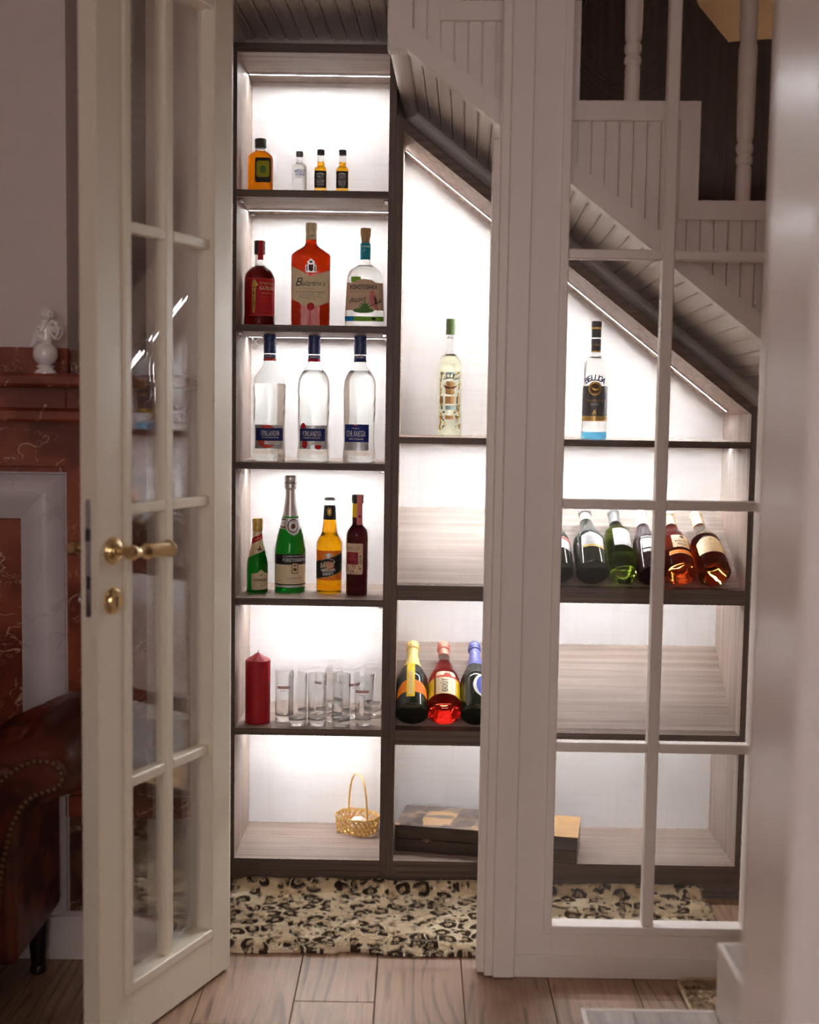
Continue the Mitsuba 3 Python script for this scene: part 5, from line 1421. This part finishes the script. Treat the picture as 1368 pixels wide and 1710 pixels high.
ch = thing('cherub_figurine', 'white porcelain cherub sitting on a globe on the mantel shelf', 'figurine')
CM = frame([-0.800, 2.720, 1.3406], [0.001, 0, 0], [0, 0.001, 0], [0, 0, 0.001])
put('pedestal', lathe([(24, 0), (24, 3), (22, 4), (21, 7), (17, 9), (15, 12), (17, 14.5), (19, 15.5), (18, 18)], 36), 'porcelain', ch, 35, M=CM)
put('globe', xf(trimesh.creation.icosphere(3, 26), frame([0, 0, 42.5], [1, 0, 0], [0, 1, 0], [0, 0, 1])), 'porcelain', ch, True, M=CM)
body = blob([[(2, 0, 74, 14), (3, 0, 86, 12.5), (0, 0, 100, 11.5), (0, 0, 108, 9), (1, 0, 116, 6)], [(1, 0, 114, 6), (1, 0, 126, 13)],
             [(-2, -6, 76, 9), (-17, -8, 82, 7.5), (-21, -8, 70, 5.5), (-24, -8, 62, 4)], [(-2, 6, 76, 9), (-15, 9, 79, 7.5), (-19, 9, 68, 5.5), (-22, 9, 60, 4)],
             [(-24, -8, 62, 4), (-29, -8, 60, 3)], [(-22, 9, 60, 4), (-27, 9, 58, 3)],
             [(1, -10, 105, 5.5), (-5, -13, 92, 4.5), (-14, -8, 90, 3.6), (-17, -4, 95, 3.2)], [(1, 10, 105, 5.5), (-4, 13, 93, 4.5), (-13, 8, 96, 3.6), (-15, 2, 101, 3.2)],
             [(-11, 0, 123, 2.4), (-12.6, 0, 121, 1.6)], [(-10, -3.5, 119, 3)], [(-10, 3.5, 119, 3)]])
put('body', body, 'porcelain', ch, True, M=CM)
curls = [[(1 + 12.5 * math.cos(a_) * math.sin(p_), 12.5 * math.sin(a_) * math.sin(p_), 127 + 12.5 * math.cos(p_), 3.6)] for p_ in (0.2, 0.8, 1.35, 1.9) for a_ in np.linspace(0, 2 * np.pi, 3 + int(7 * math.sin(p_)), endpoint=False) if not (math.cos(a_) < -0.3 and p_ > 1.0)]
put('hair', blob(curls, 1.8, 2), 'porcelain', ch, True, M=CM)
for sy in (-1, 1):
    wpts = [[(8, 5 * sy, 103, 4), (18, 9 * sy, 112, 4), (28, 12 * sy, 108, 3)], [(10, 5 * sy, 98, 3.5), (24, 11 * sy, 100, 3.2), (33, 14 * sy, 98, 2.4)], [(10, 5 * sy, 94, 3.2), (22, 11 * sy, 90, 3), (31, 14 * sy, 86, 2.2)], [(9, 5 * sy, 90, 3), (18, 10 * sy, 82, 2.6), (24, 12 * sy, 75, 2)], [(18, 9 * sy, 112, 3), (27, 12 * sy, 106, 3), (33, 14 * sy, 96, 3), (31, 14 * sy, 85, 2.6), (24, 12 * sy, 74, 2)], [(14, 8 * sy, 98, 3), (26, 12 * sy, 94, 2.2)]]
    put('wing', blob(wpts, 1.8, 6), 'porcelain', ch, True, M=CM)

# ------------------------------------------------------------------ leather armchair
ac = thing('armchair', 'brown leather armchair with scrolled arms, nailhead trim and dark tapered legs', 'armchair')


def soft(x0, x1, y0, y1, z0, z1, r, ref=0.02, it=8):
    c = [m3.Manifold.sphere(r, 24).translate((x, y, z)) for x in (x0 + r, x1 - r) for y in (y0 + r, y1 - r) for z in (z0 + r, z1 - r)]
    u = m3.Manifold.batch_hull(c).refine_to_length(ref)
    q = u.to_mesh()
    t_ = trimesh.Trimesh(q.vert_properties[:, :3], q.tri_verts)
    return t_


def crease(m, amp, sc, seed):
    m = trimesh.Trimesh(m.vertices.copy(), m.faces, process=True)
    n_ = m.vertex_normals
    g = meshkit.fbm(m.vertices * sc, 3, seed) - 0.5
    m.vertices += n_ * (g * amp)[:, None]
    return m


def px2(x, y):
    return -0.687 + (x - 98) / 872.5, 0.558 - (y - 1290) / 872.5


NP = [px2(*q) for q in ((-30, 1335), (-8, 1314), (8, 1300), (28, 1285), (52, 1275), (72, 1274), (88, 1279), (98, 1289), (102, 1302), (99, 1314), (88, 1322), (72, 1327), (56, 1333), (42, 1342), (31, 1354), (23, 1369), (15, 1385), (9, 1402), (4, 1422), (-1, 1445), (-6, 1475), (-10, 1510), (-14, 1560), (-16, 1615))]
for side in (1, -1):
    def mx(x):                                   # the far arm mirrors the near one
        return x if side > 0 else 2 * -1.18 - x
    arm = blob([[(mx(-0.745), 2.50, 0.540, 0.070), (mx(-0.722), 2.58, 0.552, 0.088), (mx(-0.700), 2.645, 0.558, 0.108)], [(mx(-0.80), 2.50, 0.515, 0.070), (mx(-0.82), 2.66, 0.52, 0.09)], [(mx(-0.745), 2.50, 0.540, 0.070), (mx(-0.80), 2.50, 0.515, 0.070)],
                [(mx(-0.700), 2.645, 0.558, 0.108), (mx(-0.82), 2.66, 0.52, 0.09)]], 0.012, 8)
    arm.vertices[:, 1] = np.maximum(arm.vertices[:, 1], 2.425)
    ak = put('arm', crease(arm, 0.013, 16, 4), 'leather', ac, True)
    put('arm_side', soft(*sorted((mx(-0.925), mx(-0.783))), 2.425, 2.755, 0.147, 0.56, 0.02), 'leather', ak, True)
    pts = [(mx(a_), b_) for a_, b_ in NP]
    poly = Polygon(pts + [(mx(-0.925), 0.15), (mx(-0.925), 0.50)])
    put('front_panel', prism(poly.buffer(0.004), 2.410, 2.430), 'leather', ak)
    path = np.array([(a_, b_) for a_, b_ in pts])
    seg = np.r_[0, np.cumsum(np.linalg.norm(np.diff(path, axis=0), axis=1))]
    dome = lathe([(0.0062, 0), (0.0058, 0.002), (0.004, 0.0042), (0.0015, 0.0050)], 10)
    for s_ in np.arange(0.004, seg[-1], 0.0128):
        cx, cz = np.interp(s_, seg, path[:, 0]), np.interp(s_, seg, path[:, 1])
        put('nail', dome, 'nail_bronze', ak, True, M=frame([cx, 2.4105, cz], [1, 0, 0], [0, 0, 1], [0, -1, 0]))
put('seat', crease(soft(-1.435, -0.925, 2.33, 2.66, 0.25, 0.43, 0.06), 0.01, 12, 2), 'leather', ac, True)
put('seat_base', soft(-1.435, -0.925, 2.40, 2.755, 0.147, 0.27, 0.02), 'leather', ac, True)
put('backrest', crease(soft(-1.44, -0.955, 2.58, 2.750, 0.25, 0.86, 0.07), 0.012, 12, 6), 'leather', ac, True)
for lx_, ly_ in ((-0.829, 2.725), (-1.53, 2.725), (-0.87, 2.46), (-1.49, 2.46)):
    put('leg', lathe([(0.014, 0), (0.0185, 0.004), (0.0185, 0.014), (0.0150, 0.020), (0.0165, 0.028), (0.0240, 0.120), (0.026, 0.150)], 20), 'black_wood', ac, 40, M=frame([lx_, ly_, 0.0004], [1, 0, 0], [0, 1, 0], [0, 0, 1]))

# ------------------------------------------------------------------ the foreground at the right
lc = thing('column', 'glossy white column edge, out of focus in the right foreground', 'column')
put('shaft', box(0.400, 0.70, 1.277, 1.459, 0, 2.62, 0.006), 'white_lacquer', lc)
st2 = thing('low_steps', 'low white steps with grey wooden treads at the lower right corner', 'steps')
Z1_, Z2_ = 0.138, 0.276
a1 = put('step', box(0.335, 0.590, 1.45, 2.318, 0.0005, Z1_ - 0.014, 0.001), 'white_paint', st2)
put('nosing', merge(box(0.333, 0.345, 1.45, 2.321, Z1_ - 0.016, Z1_, 0.002), box(0.345, 0.590, 2.309, 2.321, Z1_ - 0.016, Z1_, 0.002)), 'white_paint', a1)
for x0, x1 in ((0.3455, 0.4335), (0.4345, 0.5885)):
    put('tread_board', box(x0, x1, 1.45, 2.3085, Z1_ - 0.014, Z1_ - 0.0008, 0.001), 'grey_oak', a1)
a2 = put('step', box(0.591, 1.05, 1.42, 2.308, 0.0005, Z2_ - 0.014, 0.001), 'white_paint', st2)
put('nosing', merge(box(0.589, 0.601, 1.42, 2.312, Z2_ - 0.016, Z2_, 0.002), box(0.601, 1.05, 2.300, 2.312, Z2_ - 0.016, Z2_, 0.002)), 'white_paint', a2)
for x0, x1 in ((0.6015, 0.7395), (0.7405, 0.8795), (0.8805, 1.05)):
    put('tread_board', box(x0, x1, 1.42, 2.2995, Z2_ - 0.014, Z2_ - 0.0008, 0.001), 'grey_oak', a2)
# shaggy doormat by the foot of the steps
dm = thing('door_mat', 'small shaggy brown mat with rounded corners on the floor below the glazed partition', 'mat')
mp = rect(0.609, 1.03, 2.335, 2.733, 0.03)
put('backing', trimesh.Trimesh(*(lambda m_: (m_.vertices + [0, 0, 0.0006], m_.faces))(trimesh.creation.extrude_polygon(mp, 0.006, engine='earcut')), process=False), 'mat_edge', dm)
put('binding', tube([(x_, y_, 0.006) for x_, y_ in list(mp.exterior.coords)[:-1]], 0.0045, 8, True), 'mat_edge', dm, True)
N = 16000
x, y = rng.uniform(0.614, 1.025, N), rng.uniform(2.340, 2.728, N)
L = rng.uniform(0.010, 0.018, N)
ang = meshkit.fbm(np.stack([x * 16, y * 16, 0 * x], -1), 2, 2) * 14 + rng.normal(0, 0.4, N)
d = np.stack([0.9 * np.cos(ang), 0.9 * np.sin(ang), np.full(N, 0.6)], 1); d /= np.linalg.norm(d, axis=1, keepdims=True)
root = np.stack([x, y, np.full(N, 0.0055)], 1)
w = np.cross(d, [0, 0, 1.0]); w /= np.linalg.norm(w, axis=1, keepdims=True); w *= 0.0014
mid, tip = root + d * (0.55 * L)[:, None], root + d * L[:, None] - np.array([0, 0, 1.0]) * (0.25 * L)[:, None]
tip[:, 1] = np.minimum(tip[:, 1], 2.737); mid[:, 1] = np.minimum(mid[:, 1], 2.737)
V = np.stack([root - w, root + w, mid + w * 0.8, mid - w * 0.8, tip], 1).reshape(-1, 3)
b0 = np.arange(N) * 5
put('pile', (V, np.vstack([np.stack([b0, b0 + 1, b0 + 2], 1), np.stack([b0, b0 + 2, b0 + 3], 1), np.stack([b0 + 3, b0 + 2, b0 + 4], 1)])), 'shag_fur', dm, False, kind='stuff')

# low cabinet added out of frame at the left, only to shade the fireplace corner
sb_ = thing('shade_cabinet', 'low dark cabinet added out of frame at the left to shade the fireplace corner', 'shade_cabinet')
put('body', box(-1.70, -0.71, 1.47, 1.88, 0.08, 0.70, 0.003), 'black_wood', sb_)
put('top', box(-1.72, -0.70, 1.45, 1.90, 0.70, 0.735, 0.004), 'black_wood', sb_)
for x_ in (-1.66, -0.76):
    for y_ in (1.51, 1.84):
        put('leg', box(x_ - 0.02, x_ + 0.02, y_ - 0.02, y_ + 0.02, 0.0005, 0.08, 0.003), 'black_wood', sb_)
for i in range(2):
    dd_ = put('door', box(-1.69 + 0.49 * i, -1.21 + 0.49 * i, 1.455, 1.47, 0.10, 0.68, 0.003), 'black_wood', sb_)
    put('knob', xf(trimesh.creation.icosphere(2, 0.012), frame([-1.25 + 0.10 * i, 1.446, 0.42], [1, 0, 0], [0, 1, 0], [0, 0, 1])), 'brass', dd_, True)
